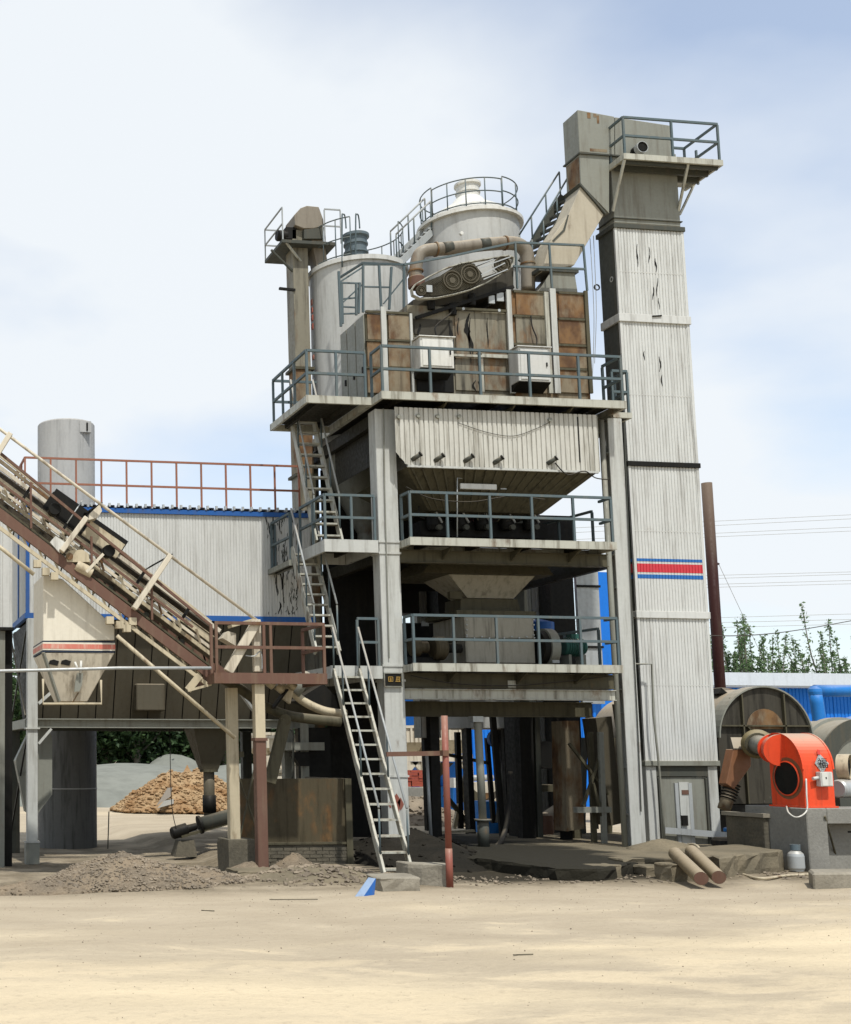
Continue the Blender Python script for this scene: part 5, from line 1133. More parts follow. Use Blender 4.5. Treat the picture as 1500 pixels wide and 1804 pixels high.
# loose stones over the yard
st = MB()
for _ in range(420):
    y = 10+9.5*random.random()**.6; x = random.uniform(0, 17)
    pebble(st, (x, y, gz(x,y)+.004), random.uniform(.004,.011)*(2 if y > 17.4 else 1))
for _ in range(420):
    x = random.uniform(6.2, 15.5); y = random.uniform(18.0, 19.3); pebble(st, (x, y, gz(x,y)+.008), random.uniform(.012,.045))
for _ in range(2600):
    y = 9.2+10*random.random()**.8; x = random.uniform(-1, 17); pebble(st, (x, y, gz(x,y)+.002), random.uniform(.002,.006))
solo('loose_gravel', st, M['stone'], None, None, kind='stuff', loc=V(8,15,0))
tw = [(475,1588,560,1587),(355,1606,378,1607),(905,1686,940,1685)]
for i, (x0,y0,x1,y1) in enumerate(tw):
    a, b = G(x0,y0,.0), G(x1,y1,.0); a.z = gz(a.x,a.y)+.012; b.z = gz(b.x,b.y)+.012
    solo('twig', MB().tube(smooth_path([a, a.lerp(b,.4)+V(0,.03,-.004), b]), .006, 5), M['olive'], ('dry twig lying on the sand below the brown platform leg','tiny twig below the gravel heap','thin stick on the sand in front of the tower')[i], 'twig')

# pole, blue sheet, pipes
a = G(793,1562)
t = thing('red_pole', (a.x, a.y, 0), 'faded red steel pole standing alone in front of the tower', 'pole')
ptop = P(783,1261,a.y); part('lower_tube', MB().tube([(a.x,a.y,-.05), V(a.x,a.y,0).lerp(ptop, .22)], .052, 12), M['redpole'], t); part('upper_tube', MB().tube([V(a.x,a.y,0).lerp(ptop,.22), ptop], .048, 12), M['redpole'], t)
part('side_arm', MB().beam(P(681,1329,a.y+.3), P(788,1327,a.y+.05), .1, .07), M['brown'], t); part('clamp', pb(781,1332,791,1322,a.y-.06,a.y+.06), M['brown'], t)
a = G(626,1581); b = G(655,1581)
t = thing('folded_blue_sheet', G(640,1580), 'small folded piece of blue sheet metal lying by the stair footing', 'sheet metal')
p = [P(626,1580,a.y), P(640,1581,a.y), P(662,1548,a.y+.25), P(650,1546,a.y+.25)]
part('pale_face', MB().prism(p, (0,.012,0)), M['paleblue'], t); part('blue_face', MB().prism([P(640,1581,a.y), P(659,1578,a.y+.12), P(662,1548,a.y+.25)], (.012,.012,0)), M['blue'], t)
for i, (x0,y0,x1,y1,lab) in enumerate(((1190,1504,1236,1548,'left one of two rusty pipes propped on a stone by the tall shaft'),(1219,1500,1267,1546,'right one of two rusty pipes propped on a stone by the tall shaft'))):
    b = G(x1,y1,.13); a = P(x0,y0,b.y+1.5)
    t = thing('rusty_pipe', b, lab, 'pipe', 'two rusty pipes on the ground'); d = (a-b).normalized()
    part('tube', MB().tube([b, a], .10, 18, caps=False), M['pipeold'], t); part('end_cap', MB().tube([b-d*.004, b+d*.01], .098, 18), M['brown'], t)
solo('hose', MB().tube(smooth_path([P(1212,1488,22.3), P(1228,1490,20.6), P(1250,1515,19.6), G(1300,1537,.03), G(1340,1548,.03), G(1385,1543,.03), G(1425,1541,.03)]), .022, 8), M['creamd'], 'thin pale hose curling from the shaft gate over the ground', 'hose')
solo('stand_pipe', MB().tube([P(1113,1170,22.7), P(1149,1170,22.7), P(1152,1260,22.7), P(1161,1345,22.7), P(1166,1400,22.7), P(1172,1500,22.7)], .022, 8), M['grey'], 'thin bent stand pipe running down the front of the tall shaft', 'pipe')

# ================================================================ BURNER, DRUM AND PLINTH on the right
ypl = 19.4
a = G(1428,1535); zp = P(1440,1424,ypl).z
t = thing('concrete_plinth', (a.x+.6, ypl+.5, 0), 'grey concrete plinth carrying the orange blower', 'plinth')
X0 = P(1425,1480,ypl).x
part('block', MB().box((X0,ypl,-.1), (X0+.38,ypl+1.5,zp)).box((X0+.381,ypl+.3,-.1), (X0+2.2,ypl+1.5,zp-.28)).box((X0+.381,ypl+.001,zp-.27), (X0+2.2,ypl+1.5,zp)), M['mortar'], t, .015)
part('rear_block', MB().box((X0-.10,ypl+.9,-.1), (X0-.003,ypl+1.9,zp-.20)), M['cdark'], t, .015)
part('ledge', MB().box((X0-.14,ypl+.86,zp-.198), (X0-.003,ypl+1.95,zp-.13)), M['concrete'], t)
bm = MB().box((-.115,0,.003), (.115,.02,.055)); pl = []
for j in range(12):
    for i in range(3): pl.append(((X0-.104, ypl+1.05+i*.25+(.1 if j % 2 else 0), .0+j*.061), (0,0,R(-90))))
copies('brick', bm, M['cdark'], t, pl)
# blower
zf = zp+.015; yb0, yb1 = ypl+.06, ypl+.86
t = thing('burner_blower', (X0+.25, ypl+.4, zp), 'bright orange blower housing with a round dark inlet and a paper charm', 'blower')
bx0, bx1 = P(1415,1400,yb0).x+.04, P(1472,1400,yb0).x
ztop = P(1430,1292,yb0+.4).z
prof = [(yb0,zf),(yb1,zf),(yb1,ztop-.12),(yb1-.06,ztop-.03),(yb1-.14,ztop)]+[(yb0+.58-.58*math.sin(a), ztop-.62+.62*math.cos(a)) for a in [math.pi/2*k/14 for k in range(0,15)]]
hs = part('housing', MB().prism([V(bx0,y,z) for y, z in prof][::-1], (bx1-bx0,0,0)), M['orange'], t, .012)
for x in (bx0, bx1):
    edge = MB()
    for k in range(2, len(prof)-1): edge.beam((x,*prof[k]), (x,*prof[k+1]), .03, .02)
    part('edge_strip', edge, M['orange'], hs)
ic = V(bx0, (yb0+yb1)/2-.02, zf+.48)
part('inlet', MB().lathe(ic+V(-.004,0,0), [(0,.0),(.28,.0),(.285,.006),(.28,.014),(0,.014)], 30, axis=(-1,0,0)), M['black'], t)
part('soot_patch', MB().lathe(ic+V(-.001,0,0), [(.0,.0),(.36,.0),(.36,.002),(0,.002)], 30, axis=(-1,0,0)), M['ochre'], t)
part('inlet_ring', MB().lathe(ic, [(.28,.0),(.305,.02),(.28,.03)], 30, axis=(-1,0,0), caps=False), M['orange'], t)
oc = V(bx0, yb1-.28, ztop-.29); od = (P(1334,1311,21.0)-oc).normalized()
ob = part('outlet', MB().lathe(oc-od*.05, [(.0,0),(.275,0),(.27,.10),(.235,.24),(.225,.30),(0,.30)], 28, axis=od), M['orange'], t)
part('outlet_flange', MB().lathe(oc+od*.25, [(.10,0),(.265,0),(.265,.035),(.10,.035)], 28, axis=od), M['orange'], ob)
rv = MB()
part('base_flange', MB().box((bx0-.03,yb0-.03,zp+.002), (bx1+.03,yb1+.03,zp+.03)), M['orange'], t)
# paper charm on the curved front
dc = V((bx0+bx1)/2+.07, yb0-.006, P(1446,1345,yb0).z)
cz_ = .17
lean_ = V(0,.045,0)
ch = part('paper_charm', MB().prism([dc+V(0,-.0,cz_)+lean_, dc+V(cz_*.78,0,0), dc+V(0,0,-cz_), dc+V(-cz_*.78,0,0)][::-1], (0,-.004,0)), M['galv'], t)
try:
    cu = bpy.data.curves.new('charm_text', 'FONT'); cu.body = '\u798f'; cu.size = .19; cu.align_x = 'CENTER'; cu.align_y = 'CENTER'; cu.extrude = .002; cu.resolution_u = 3
    to = bpy.data.objects.new('charm_text', cu); COL.objects.link(to); bpy.context.view_layer.update()
    me = bpy.data.meshes.new_from_object(to); bpy.data.objects.remove(to)
    o = bpy.data.objects.new('character', me); COL.objects.link(o); me.materials.clear(); me.materials.append(M['black'])
    o.parent = ch; o.rotation_euler = (R(82),0,0); o.location = dc+V(0,-.032,-.01)-world_of(ch)
except Exception as ex: print('text', ex)
part('ribbon', MB().beam(dc+V(-.02,.03,.15), dc+V(.01,.06,.23), .004, .05, (1,0,0)), M['red'], ch)
t2 = thing('switch_box', (bx1-.12, yb0-.06, P(1457,1400,yb0).z), 'small pale switch box on the front of the orange blower', 'switch box')
a, b = P(1448,1386,yb0-.12), P(1467,1360,yb0-.12)
part('body', MB().box((a.x,yb0-.12,a.z), (b.x,yb0-.004,b.z)), M['clad2'], t2, .008); part('lid', MB().box((a.x+.015,yb0-.13,a.z+.015), (b.x-.01,yb0-.121,b.z-.015)), M['white'], t2)
part('lock', MB().box((a.x+.08,yb0-.136,a.z+.13), (a.x+.10,yb0-.131,a.z+.16)), M['black'], t2); part('gland', MB().tube([(a.x-.002,yb0-.06,a.z+.15), (a.x-.10,yb0-.06,a.z+.13)], .03, 8), M['clad'], t2)
solo('white_cable', MB().tube(smooth_path([(bx0+.02,yb0-.03,P(1425,1372,yb0).z), (bx0-.01,yb0-.05,P(1422,1400,yb0).z), (bx0-.03,yb0-.05,P(1420,1428,yb0).z), P(1405,1440,yb0-.1), P(1390,1432,yb0+.1), P(1386,1418,yb0+.5)]), .013, 6), M['white'], 'white cable looping down from the orange blower', 'cable')
# burner pipe into the drum
yd0 = 23.7; dcx = P(1348,1300,yd0); rd = abs(P(1430,1300,yd0).x-P(1266,1300,yd0).x)/2
t = thing('burner_pipe', (bx0-.5, 20.6, ztop-.3), 'dusty brass coloured burner pipe between the orange blower and the drum', 'pipe')
q0 = oc+od*.25; q1 = P(1334,1311,21.0)
part('pipe', MB().tube([q0, q1], .17, 20), M['grey'], t); part('burner_head', MB().lathe(q1, [(.0,0),(.2,0),(.25,.06),(.25,.22),(.27,.24),(.27,.30),(.24,.34),(.24,2.6),(0,2.6)], 26, axis=(P(1345,1309,23.7)-q1).normalized()), M['brass'], t)
part('flange', MB().lathe(q1-(q1-q0).normalized()*.06, [(0,0),(.21,0),(.21,.04),(0,.04)], 22, axis=(q1-q0).normalized()), M['olive'], t)
# drum hood and drum
t = thing('drying_drum', (dcx.x, yd0+1.5, 0), 'big round end hood and shell of the grey drying drum behind the orange blower', 'drum')
zlow = P(1348,1416,yd0).z
arch = [V(dcx.x+rd*math.cos(a), yd0, dcx.z+rd*math.sin(a)) for a in [math.pi*k/28 for k in range(29)]]+[V(dcx.x-rd,yd0,zlow), V(dcx.x+rd,yd0,zlow)]
fpl = part('end_plate', MB().prism(arch[::-1], (0,.03,0)), M['soot'], t)
rimv = MB()
for p, q in zip(arch, arch[1:29]): rimv.beam(p+V(0,.1,0), q+V(0,.1,0), .34, .03, V(0,0,1) if abs((q-p).normalized().z) < .7 else V(1,0,0))
part('hood_rim', rimv, M['grey'], t)
part('shell', MB().lathe((dcx.x,yd0,dcx.z), [(rd-.02,.28),(rd-.02,1.2),(rd+.05,1.21),(rd+.05,1.4),(rd-.02,1.41),(rd-.02,4.6)], 44, axis=(0,1,0), caps=False), M['duct'], t)
zb1_ = P(1348,1279,yd0).z
for (x0,z0,x1,z1) in ((dcx.x-rd+.05,zb1_,dcx.x+rd-.05,zb1_), (dcx.x-rd*.48,zlow,dcx.x-rd*.48,dcx.z+rd*.84), (dcx.x+rd*.42,zlow,dcx.x+rd*.42,dcx.z+rd*.86), (dcx.x-rd*.4,zb1_,dcx.x-.05,zb1_-.5)):
    part('stiffener', MB().beam((x0,yd0-.04,z0), (x1,yd0-.04,z1), .08, .03, (0,0,1) if z0 == z1 else (1,0,0)), M['olive'], fpl)
part('heat_patch', MB().prism([V(dcx.x+.02+.42*math.cos(a), yd0-.002, dcx.z+.18+.42*math.sin(a)) for a in [math.pi*k/12 for k in range(13)]][::-1], (0,-.006,0)), M['rusty'], fpl)
for px, py in ((1290,1234),):
    g = MB(); c = P(px,py,yd0+.06)
    for k in range(8): g.beam(c+V(.06*math.cos(k*.785),0,.06*math.sin(k*.785)), c+V(.06*math.cos((k+1)*.785),0,.06*math.sin((k+1)*.785)), .025, .025)
    part('lifting_eye', g, M['dgrey'], t)
part('inspection_hood', MB().prism([P(x,y,yd0+.5) for x, y in ((1266,1222),(1272,1212),(1284,1222))], (0,.4,0)), M['black'], t)
part('foot', MB().box((dcx.x-rd+.1,yd0+.3,.0), (dcx.x-rd+.4,yd0+.6,zlow+.3)), M['black'], t); part('foot', MB().box((dcx.x+rd-.4,yd0+.3,.0), (dcx.x+rd-.1,yd0+.6,zlow+.3)), M['black'], t)
part('skid', MB().box((dcx.x-rd,yd0+.05,zlow-.2), (dcx.x+rd,yd0+4,zlow-.02)), M['black'], t)
t = thing('feed_chute', P(1300,1400,21.6), 'rusty brown feed chute with a hose at the foot of the drum hood', 'chute')
yq = 21.45
part('upper_box', MB().prism([P(x,y,yq) for x, y in ((1293,1320),(1324,1320),(1324,1350),(1294,1391),(1280,1381))], (0,.22,0)), M['ochre'], t, .01)
part('lid', MB().prism([P(1288,1301,yq+.2), P(1313,1301,yq+.2), P(1324,1320,yq-.01), P(1293,1320,yq-.01)], (0,0,.02)), M['duct'], t)
part('lower_spout', MB().tube([P(1292,1378,yq+.15), P(1276,1426,yq+.15)], .115, 12), M['rusty'], t)
hs_ = MB()
for k in range(6): hs_.lathe(P(1291-k*1.8,1382+k*5,yq+.15), [(.115,-.02),(.15,0),(.115,.02)], 14, axis=(-.45,0,-1), caps=False)
part('hose_rings', hs_, M['rubber'], t)
# second drum at the right edge
y2 = 23.2; c2 = P(1520,1350,y2); r2_ = abs(P(1520,1350,y2).x-P(1444,1350,y2).x)
t = thing('second_drum', (c2.x, y2+1, 0), 'grey drum with a raised ring cut off by the right picture edge', 'drum')
part('shell', MB().lathe((c2.x,y2,c2.z), [(0,0),(r2_-.1,.0),(r2_-.02,.02),(r2_-.02,.5),(r2_+.04,.51),(r2_+.04,.7),(r2_-.02,.71),(r2_-.02,5)], 44, axis=(0,1,0)), M['dirtyp'] if False else M['grey'], t)
part('end_ring', MB().lathe((c2.x,y2-.01,c2.z), [(r2_-.35,0),(r2_-.35,-.04),(r2_,-.04),(r2_,0)], 44, axis=(0,1,0), caps=False), M['dgrey'], t)
part('saddle', MB().box((c2.x-r2_*.8,y2+.3,0), (c2.x+r2_*.8,y2+.7,c2.z-r2_*.55)), M['dgrey'], t)
t = thing('burner_drive', P(1485,1420,20.3), 'pale motor and dark pulley guard right of the orange blower', 'motor')
ym = 20.1
part('motor', MB().lathe(P(1476,1390,ym), [(0,0),(.14,0),(.165,.04),(.165,.4),(.1,.45),(0,.45)], 20, axis=(1,.25,0)), M['galv'], t)
part('pulley_guard', MB().lathe(P(1482,1352,ym+.2), [(0,0),(.22,0),(.22,.1),(0,.1)], 24, axis=(.6,-.8,0)), M['black'], t)
part('guard_rim', MB().lathe(P(1482,1352,ym+.2), [(.222,-.03),(.235,-.03),(.235,.16),(.222,.16)], 24, axis=(.6,-.8,0), caps=False), M['creamd'], t)
part('stand', MB().box((P(1474,1425,ym).x,ym-.1,zp+.002), (P(1474,1425,ym).x+.5,ym+.3,zp+.15)), M['dgrey'], t)
# gas bottle, barrel, shovel
g = G(1416,1536)
t = thing('gas_bottle', (g.x, g.y+.15, 0), 'small pale blue grey gas bottle standing against the plinth', 'gas bottle')
bz = .02; k_ = (P(1416,1486,g.y+.15).z-bz)/.62; rb_ = .128
part('body', MB().lathe((g.x,g.y+.15,bz), [(0,0),(rb_*.9,0),(rb_,.03),(rb_,.32*k_),(rb_*.92,.38*k_),(rb_*.6,.44*k_),(.05,.46*k_),(0,.46*k_)], 28), M['galv'], t)
part('foot_ring', MB().lathe((g.x,g.y+.15,0), [(rb_*.86,0),(rb_*.86,.03),(rb_*.8,.03)], 24, caps=False), M['galv'], t)
part('collar', MB().lathe((g.x,g.y+.15,bz), [(.075,.46*k_),(.08,.6*k_),(.07,.6*k_),(.065,.46*k_)], 18, caps=False), M['bluegrey'], t); part('valve', MB().lathe((g.x,g.y+.15,bz), [(.02,.455*k_),(.02,.53*k_),(.03,.54*k_),(.03,.56*k_),(0,.56*k_)], 10), M['duct'], t)
b = V(P(1500,1500,ypl+.25).x+.05, ypl+.55, 0)
t = thing('red_barrel', b, 'red barrel in the dark opening of the plinth', 'barrel')
part('body', MB().lathe(b, [(0,.02),(.24,.02),(.24,.28),(.25,.29),(.24,.3),(.24,.62),(0,.62)], 26), M['red'], t); part('rim', MB().lathe(b, [(.242,.60),(.255,.61),(.255,.64),(.242,.64)], 26, caps=False), M['black'], t)
g = G(1478,1530)
t = thing('shovel', (g.x, g.y, 0), 'long handled shovel leaning on the front of the plinth', 'shovel')
part('handle', MB().tube([P(1454,1438,ypl-.03), P(1478,1527,g.y)+V(0,0,.03)], .016, 8), M['olive'], t)
c = P(1478,1527,g.y); part('blade', MB().prism([c+V(-.03,0,.09), c+V(.03,0,.09), c+V(.11,-.02,-.03), c+V(-.07,-.02,-.03)], (0,.012,0)), M['creamd'], t)
# blue pipes
yv = 24.6
t = thing('blue_pipe', P(1440,1290,yv), 'thick bright blue pipe bending over in front of the blue shed', 'pipe')
part('riser', MB().tube(smooth_path([P(1447,1300,yv), P(1443,1260,yv), P(1437,1222,yv)], 2), .13, 16), M['pipeb'], t); part('top_run', MB().tube([P(1436,1217,yv), P(1520,1217,yv)], .13, 16), M['pipeb'], t)
part('elbow', MB().lathe(P(1437,1219,yv), [(0,-.14),(.08,-.13),(.135,-.06),(.145,0),(.135,.06),(.08,.13),(0,.14)], 16), M['pipeb'], t)
t = thing('blue_pipe', P(1470,1285,yv-.4), 'lower blue pipe stub leaving towards the right edge', 'pipe')
part('run', MB().tube([P(1464,1283,yv-.4), P(1520,1268,yv-.4)], .13, 14), M['pipeb'], t); part('drop', MB().tube([P(1466,1282,yv-.4), P(1470,1310,yv-.4)], .11, 14), M['pipeb'], t)
yv2 = 22.3
t = thing('blue_fuel_line', P(1310,1475,yv2), 'short bright blue fuel pipe with a valve low beside the plinth', 'pipe')
part('run', MB().tube([P(1288,1471,yv2), P(1345,1470,yv2)], .10, 14), M['pipeb'], t); part('branch', MB().tube([P(1304,1470,yv2), P(1306,1445,yv2)], .06, 10), M['pipeb'], t); part('branch', MB().tube([P(1286,1453,yv2), P(1310,1452,yv2)], .05, 10), M['pipeb'], t); part('valve_wheel', MB().lathe(P(1283,1462,yv2), [(0,-.06),(.08,-.03),(.08,.03),(0,.06)], 12), M['pipeb'], t)
t = thing('old_tyre', P(1283,1490,22.0), 'worn grey tyre lying beside the shaft leg', 'tyre')
c = P(1284,1492,21.9); part('carcass', MB().lathe(c, [(.12,0),(.24,-.02),(.28,.04),(.28,.12),(.24,.17),(.12,.15),(.12,0)], 24), M['rubber'], t)
# dark brown stack behind the tall shaft
yk2 = 30.
a, b = P(1241,851,yk2), P(1258,1190,yk2)
t = thing('brown_stack', (P(1255,1100,yk2).x, yk2, 0), 'slender dark red brown stack behind the tall white shaft', 'chimney')
xm = (P(1246,851,yk2).x+P(1267,1185,yk2).x)/2
rr = .135
part('tube', MB().tube([(xm,yk2,0), (xm,yk2,a.z)], rr, 18), M['dred'], t); part('guy_lug', MB().beam((xm+rr,yk2,P(1262,992,yk2).z), (xm+rr+.07,yk2,P(1262,994,yk2).z), .04, .04), M['dred'], t)
part('guy_wire', MB().tube([(xm+rr+.05,yk2,P(1262,992,yk2).z), P(1345,1160,yk2+3)], .006, 5), M['galv'], t)

# ================================================================ CLUTTER UNDER THE TOWER
t = thing('discharge_frame', (13.2, 24.5, .24), 'dark tangle of posts and braces under the right half of the tower', 'frame')
for x0,y0,x1,y1,Y,wd,m in ((922,1250,930,1500,25.2,.30,'black'),(945,1258,952,1500,25.3,.12,'dgrey'),(985,1255,1000,1500,24.6,.2,'black'),(868,1258,888,1495,25.6,.12,'black'),(1040,1290,1048,1500,23.6,.10,'olive'),(1058,1290,1066,1505,23.4,.10,'grey'),(1090,1240,1118,1430,23.8,.2,'bagh'),(1008,1290,1018,1500,24.9,.16,'olive')):
    part('post', MB().beam(P(x0,y0,Y), P(x1,y1,Y), wd, wd*.7, (0,-1,0)), M[m], t)
for x0,y0,x1,y1,Y in ((1003,1310,1072,1400,23.5),(1058,1330,1028,1420,23.45),(1045,1380,1062,1440,23.4)): part('brace', MB().beam(P(x0,y0,Y), P(x1,y1,Y), .05, .06, (0,-1,0)), M['olive'], t)
part('sleeper', pb(1018,1432,1078,1422,23.35,23.5), M['grey'], t)
part('slant_chute', MB().prism([P(x,y,24.2) for x, y in ((995,1270),(1020,1270),(1030,1460),(1000,1465))], (0,.5,0)), M['rusty'], t); part('slant_chute', MB().prism([P(x,y,24.0) for x, y in ((1050,1265),(1078,1262),(1098,1450),(1078,1455))], (0,.5,0)), M['bagh'], t)
part('dark_boot', pb(918,1500,942,1258,25.4,26.0), M['black'], t); part('gear_housing', MB().lathe(P(955,1330,26), [(0,0),(.3,0),(.3,.2),(0,.2)], 20, axis=(0,-1,0)), M['black'], t)
part('shelf', pb(950,1395,990,1383,25.5,26), M['olive'], t)
part('pale_pipe', MB().tube([P(945,1452,26.0), P(985,1425,27.0)], .13, 12), M['duct'], t); part('motor', MB().lathe(P(962,1470,25.4), [(0,0),(.16,0),(.18,.1),(.16,.4),(.1,.44),(0,.44)], 16), M['brown'], t)
t = thing('load_out_post', P(848,1490,22.9), 'round grey post with a dark foot in the middle of the loading lane', 'post')
a, b = P(842,1268,22.9), P(851,1445,22.9); part('tube', MB().tube([a, b], .075, 14), M['grey'], t); part('foot', MB().tube([b, P(853,1492,22.9)], .11, 14), M['dgrey'], t); part('foot_flange', MB().tube([b+V(0,0,.02), b-V(0,0,.02)], .16, 14), M['dgrey'], t)
part('cap', pb(834,1272,852,1262,22.8,23.0), M['galv'], t)
t = thing('rear_post', P(765,1480,24), 'black square rear post seen left of the red pole', 'post')
part('tube', MB().beam(P(762,1258,24.2), P(768,1485,24.2), .19, .19, (0,-1,0)), M['black'], t); part('pipe', MB().tube([P(752,1330,24.0), P(760,1480,24.0)], .035, 8), M['galv'], t)
t = thing('tank_support', P(550,1370,24.4), 'dark square support and ledge behind the rusty plate wall', 'support')
part('column', pb(541,1372,583,1282,24.4,24.9), M['black'], t); part('ledge', pb(512,1322,572,1308,24.0,24.9), M['grey'], t)
part('knee', MB().prism([P(x,y,24.1) for x, y in ((513,1325),(545,1325),(545,1350),(530,1350))], (0,.2,0)), M['black'], t); part('post', MB().beam(P(536,1270,24.3), P(538,1372,24.3), .14, .1, (0,-1,0)), M['grey'], t)
part('rail', MB().tube(smooth_path([P(508,1285,24), P(516,1290,24), P(517,1320,24), P(515,1372,24)]), .022, 6), M['dgrey'], t)
solo('bent_hose', MB().tube(smooth_path([P(850,1498,23.5), P(875,1492,23.5), P(888,1470,23.5), P(896,1430,23.8), P(900,1360,24)]), .05, 10), M['rubber'], 'thick black hose curving up beside the loading lane', 'hose')

# storage tank with stripes and other things glimpsed through the lowest deck
# ================================================================ SEEN THROUGH THE LOWEST DECK
yk = 28.2
a, b = P(800,1040,yk), P(945,1040,yk); rr = (b.x-a.x)/2; cx_ = (a.x+b.x)/2
t = thing('storage_tank', (cx_, yk+rr, 0), 'round grey storage tank with red and blue bands behind the mixer', 'tank')
zt_ = P(870,985,yk).z
part('shell', MB().lathe((cx_,yk+rr,0), [(rr,2.6),(rr,zt_),(.3,zt_+.3),(0,zt_+.3)], 36), M['silo'], t)
for y0, y1, m in ((1000,1024,'stripe_r'),(1026,1044,'stripe_b')):
    part('stripe', MB().lathe((cx_,yk+rr,0), [(rr+.004,P(870,y1,yk).z),(rr+.004,P(870,y0,yk).z)], 36, caps=False), M[m], t)
for k in range(4): part('leg', MB().box((cx_-rr*.7+k*rr*.45,yk+.3+(k%2)*rr,0), (cx_-rr*.7+k*rr*.45+.14,yk+.44+(k%2)*rr,2.61)), M['black'], t)
for nm, x0, x1, y0, y1, Y, m, lab in (('clad_shaft',945,979,985,1470,27.6,'clad','narrow white ribbed shaft seen right of the grey weigh hopper'),('clad_shaft',738,771,1000,1300,27.2,'clad2','narrow grey ribbed shaft seen left of the weigh hopper'),
                                  ('steel_column',979,1021,965,1490,27.0,'black','broad black column between the white shaft and the grey panel'),('grey_panel',1021,1060,1000,1240,27.4,'galv','smooth grey panel seen between black column and right tower column')):
    X0, X1, z0, z1 = fpx(x0,y0,x1,y1,Y); z0 = .24 if y1 > 1400 else z0
    if 'ribbed' in lab:
        t = thing(nm, ((X0+X1)/2,Y,z0), lab, 'shaft'); part('front_sheet', MB().corr((X0,Y,z0),(1,0,0),(0,0,z1-z0),X1-X0,.09,.02), M[m], t); part('casing', MB().box((X0+.005,Y+.03,z0), (X1-.005,Y+.4,z1-.005)), M['grey'], t)
        if z0 > 1: part('leg', MB().box((X0+.1,Y+.1,.24), (X0+.25,Y+.25,z0-.004)), M['black'], t)
    elif nm == 'grey_panel':
        t = thing(nm, ((X0+X1)/2,Y,z0), lab, 'panel'); part('sheet', MB().box((X0,Y,z0), (X1,Y+.1,z1)), M[m], t)
        for py in (1033, 1140): part('seam_bar', MB().box((X0-.01,Y-.03,P(1040,py+2,Y).z), (X1+.03,Y-.003,P(1040,py-2,Y).z)), M['black'], t)
        part('leg', MB().box((X0+.1,Y+.02,.24), (X0+.25,Y+.1,z0-.004)), M['black'], t)
    else: solo(nm, MB().box((X0,Y,.0), (X1,Y+.5,z1)), M[m], lab, 'column')
yk = 26.6
t = thing('dust_screw', P(780,1150,yk), 'black boxes and ducts crammed behind the mixer on the lowest deck', 'machine')
part('box', pb(715,1168,800,1098,yk,yk+.6), M['black'], t); part('box', pb(772,1090,812,1015,yk,yk+.6), M['black'], t); part('box', pb(698,1080,738,985,yk,yk+.6), M['black'], t)
part('blue_drum', MB().lathe(P(950,1120,yk+.4), [(0,-.5),(.3,-.5),(.34,-.3),(.34,.3),(0,.4)], 20), M['blue'], t)
part('label_plate', pb(743,1103,756,1095,yk-.02,yk-.004), M['galv'], t)
part('rear_duct', pb(716,960,1010,905,yk,yk+.3), M['black'], t)
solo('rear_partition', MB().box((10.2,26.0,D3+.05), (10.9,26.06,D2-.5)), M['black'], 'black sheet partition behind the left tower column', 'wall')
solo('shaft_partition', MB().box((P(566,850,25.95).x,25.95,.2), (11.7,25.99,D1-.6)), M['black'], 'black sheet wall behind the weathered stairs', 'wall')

# ================================================================ BLUE SHED
ysd = 42.0
t = thing('blue_shed', (26, ysd+4, 0), 'long blue sheet metal shed with a pale roof edge behind the drum', 'shed')
sx0, sx1 = P(826,1300,ysd).x, 52.0; zsd = P(1400,1207,ysd).z
n = int((sx1-sx0)/.9)
for i in range(n):
    x0 = sx0+(sx1-sx0)*i/n; x1 = sx0+(sx1-sx0)*(i+1)/n-.012
    part('wall_sheet', MB().corr((x0,ysd,-.1), (1,0,0), (0,0,zsd+.1), x1-x0, .16, .022), M['shed'], t)
part('core', MB().box((sx0+.01,ysd+.03,-.1), (sx1,ysd+8,zsd)), M['shed'], t)
part('roof', MB().prism([V(sx0-.3,ysd-.5,zsd-.05), V(sx0-.3,ysd+4.2,zsd+.25), V(sx0-.3,ysd+8.8,zsd-.05), V(sx0-.3,ysd+8.8,zsd-.12), V(sx0-.3,ysd-.5,zsd-.12)], (sx1-sx0+.6,0,0)), M['roofw'], t)
fas = part('fascia', MB().box((sx0-.32,ysd-.55,zsd-.06), (sx1+.3,ysd-.51,P(1400,1186,ysd-.5).z)), M['roofw'], t)
solo('blue_upper_wall', MB().box((P(1050,1060,34).x,34.0,.0), (P(1092,1060,34).x,34.3,P(1070,1008,34).z)), M['shed'], 'tall blue sheet gable glimpsed between right column and grey panel', 'wall')

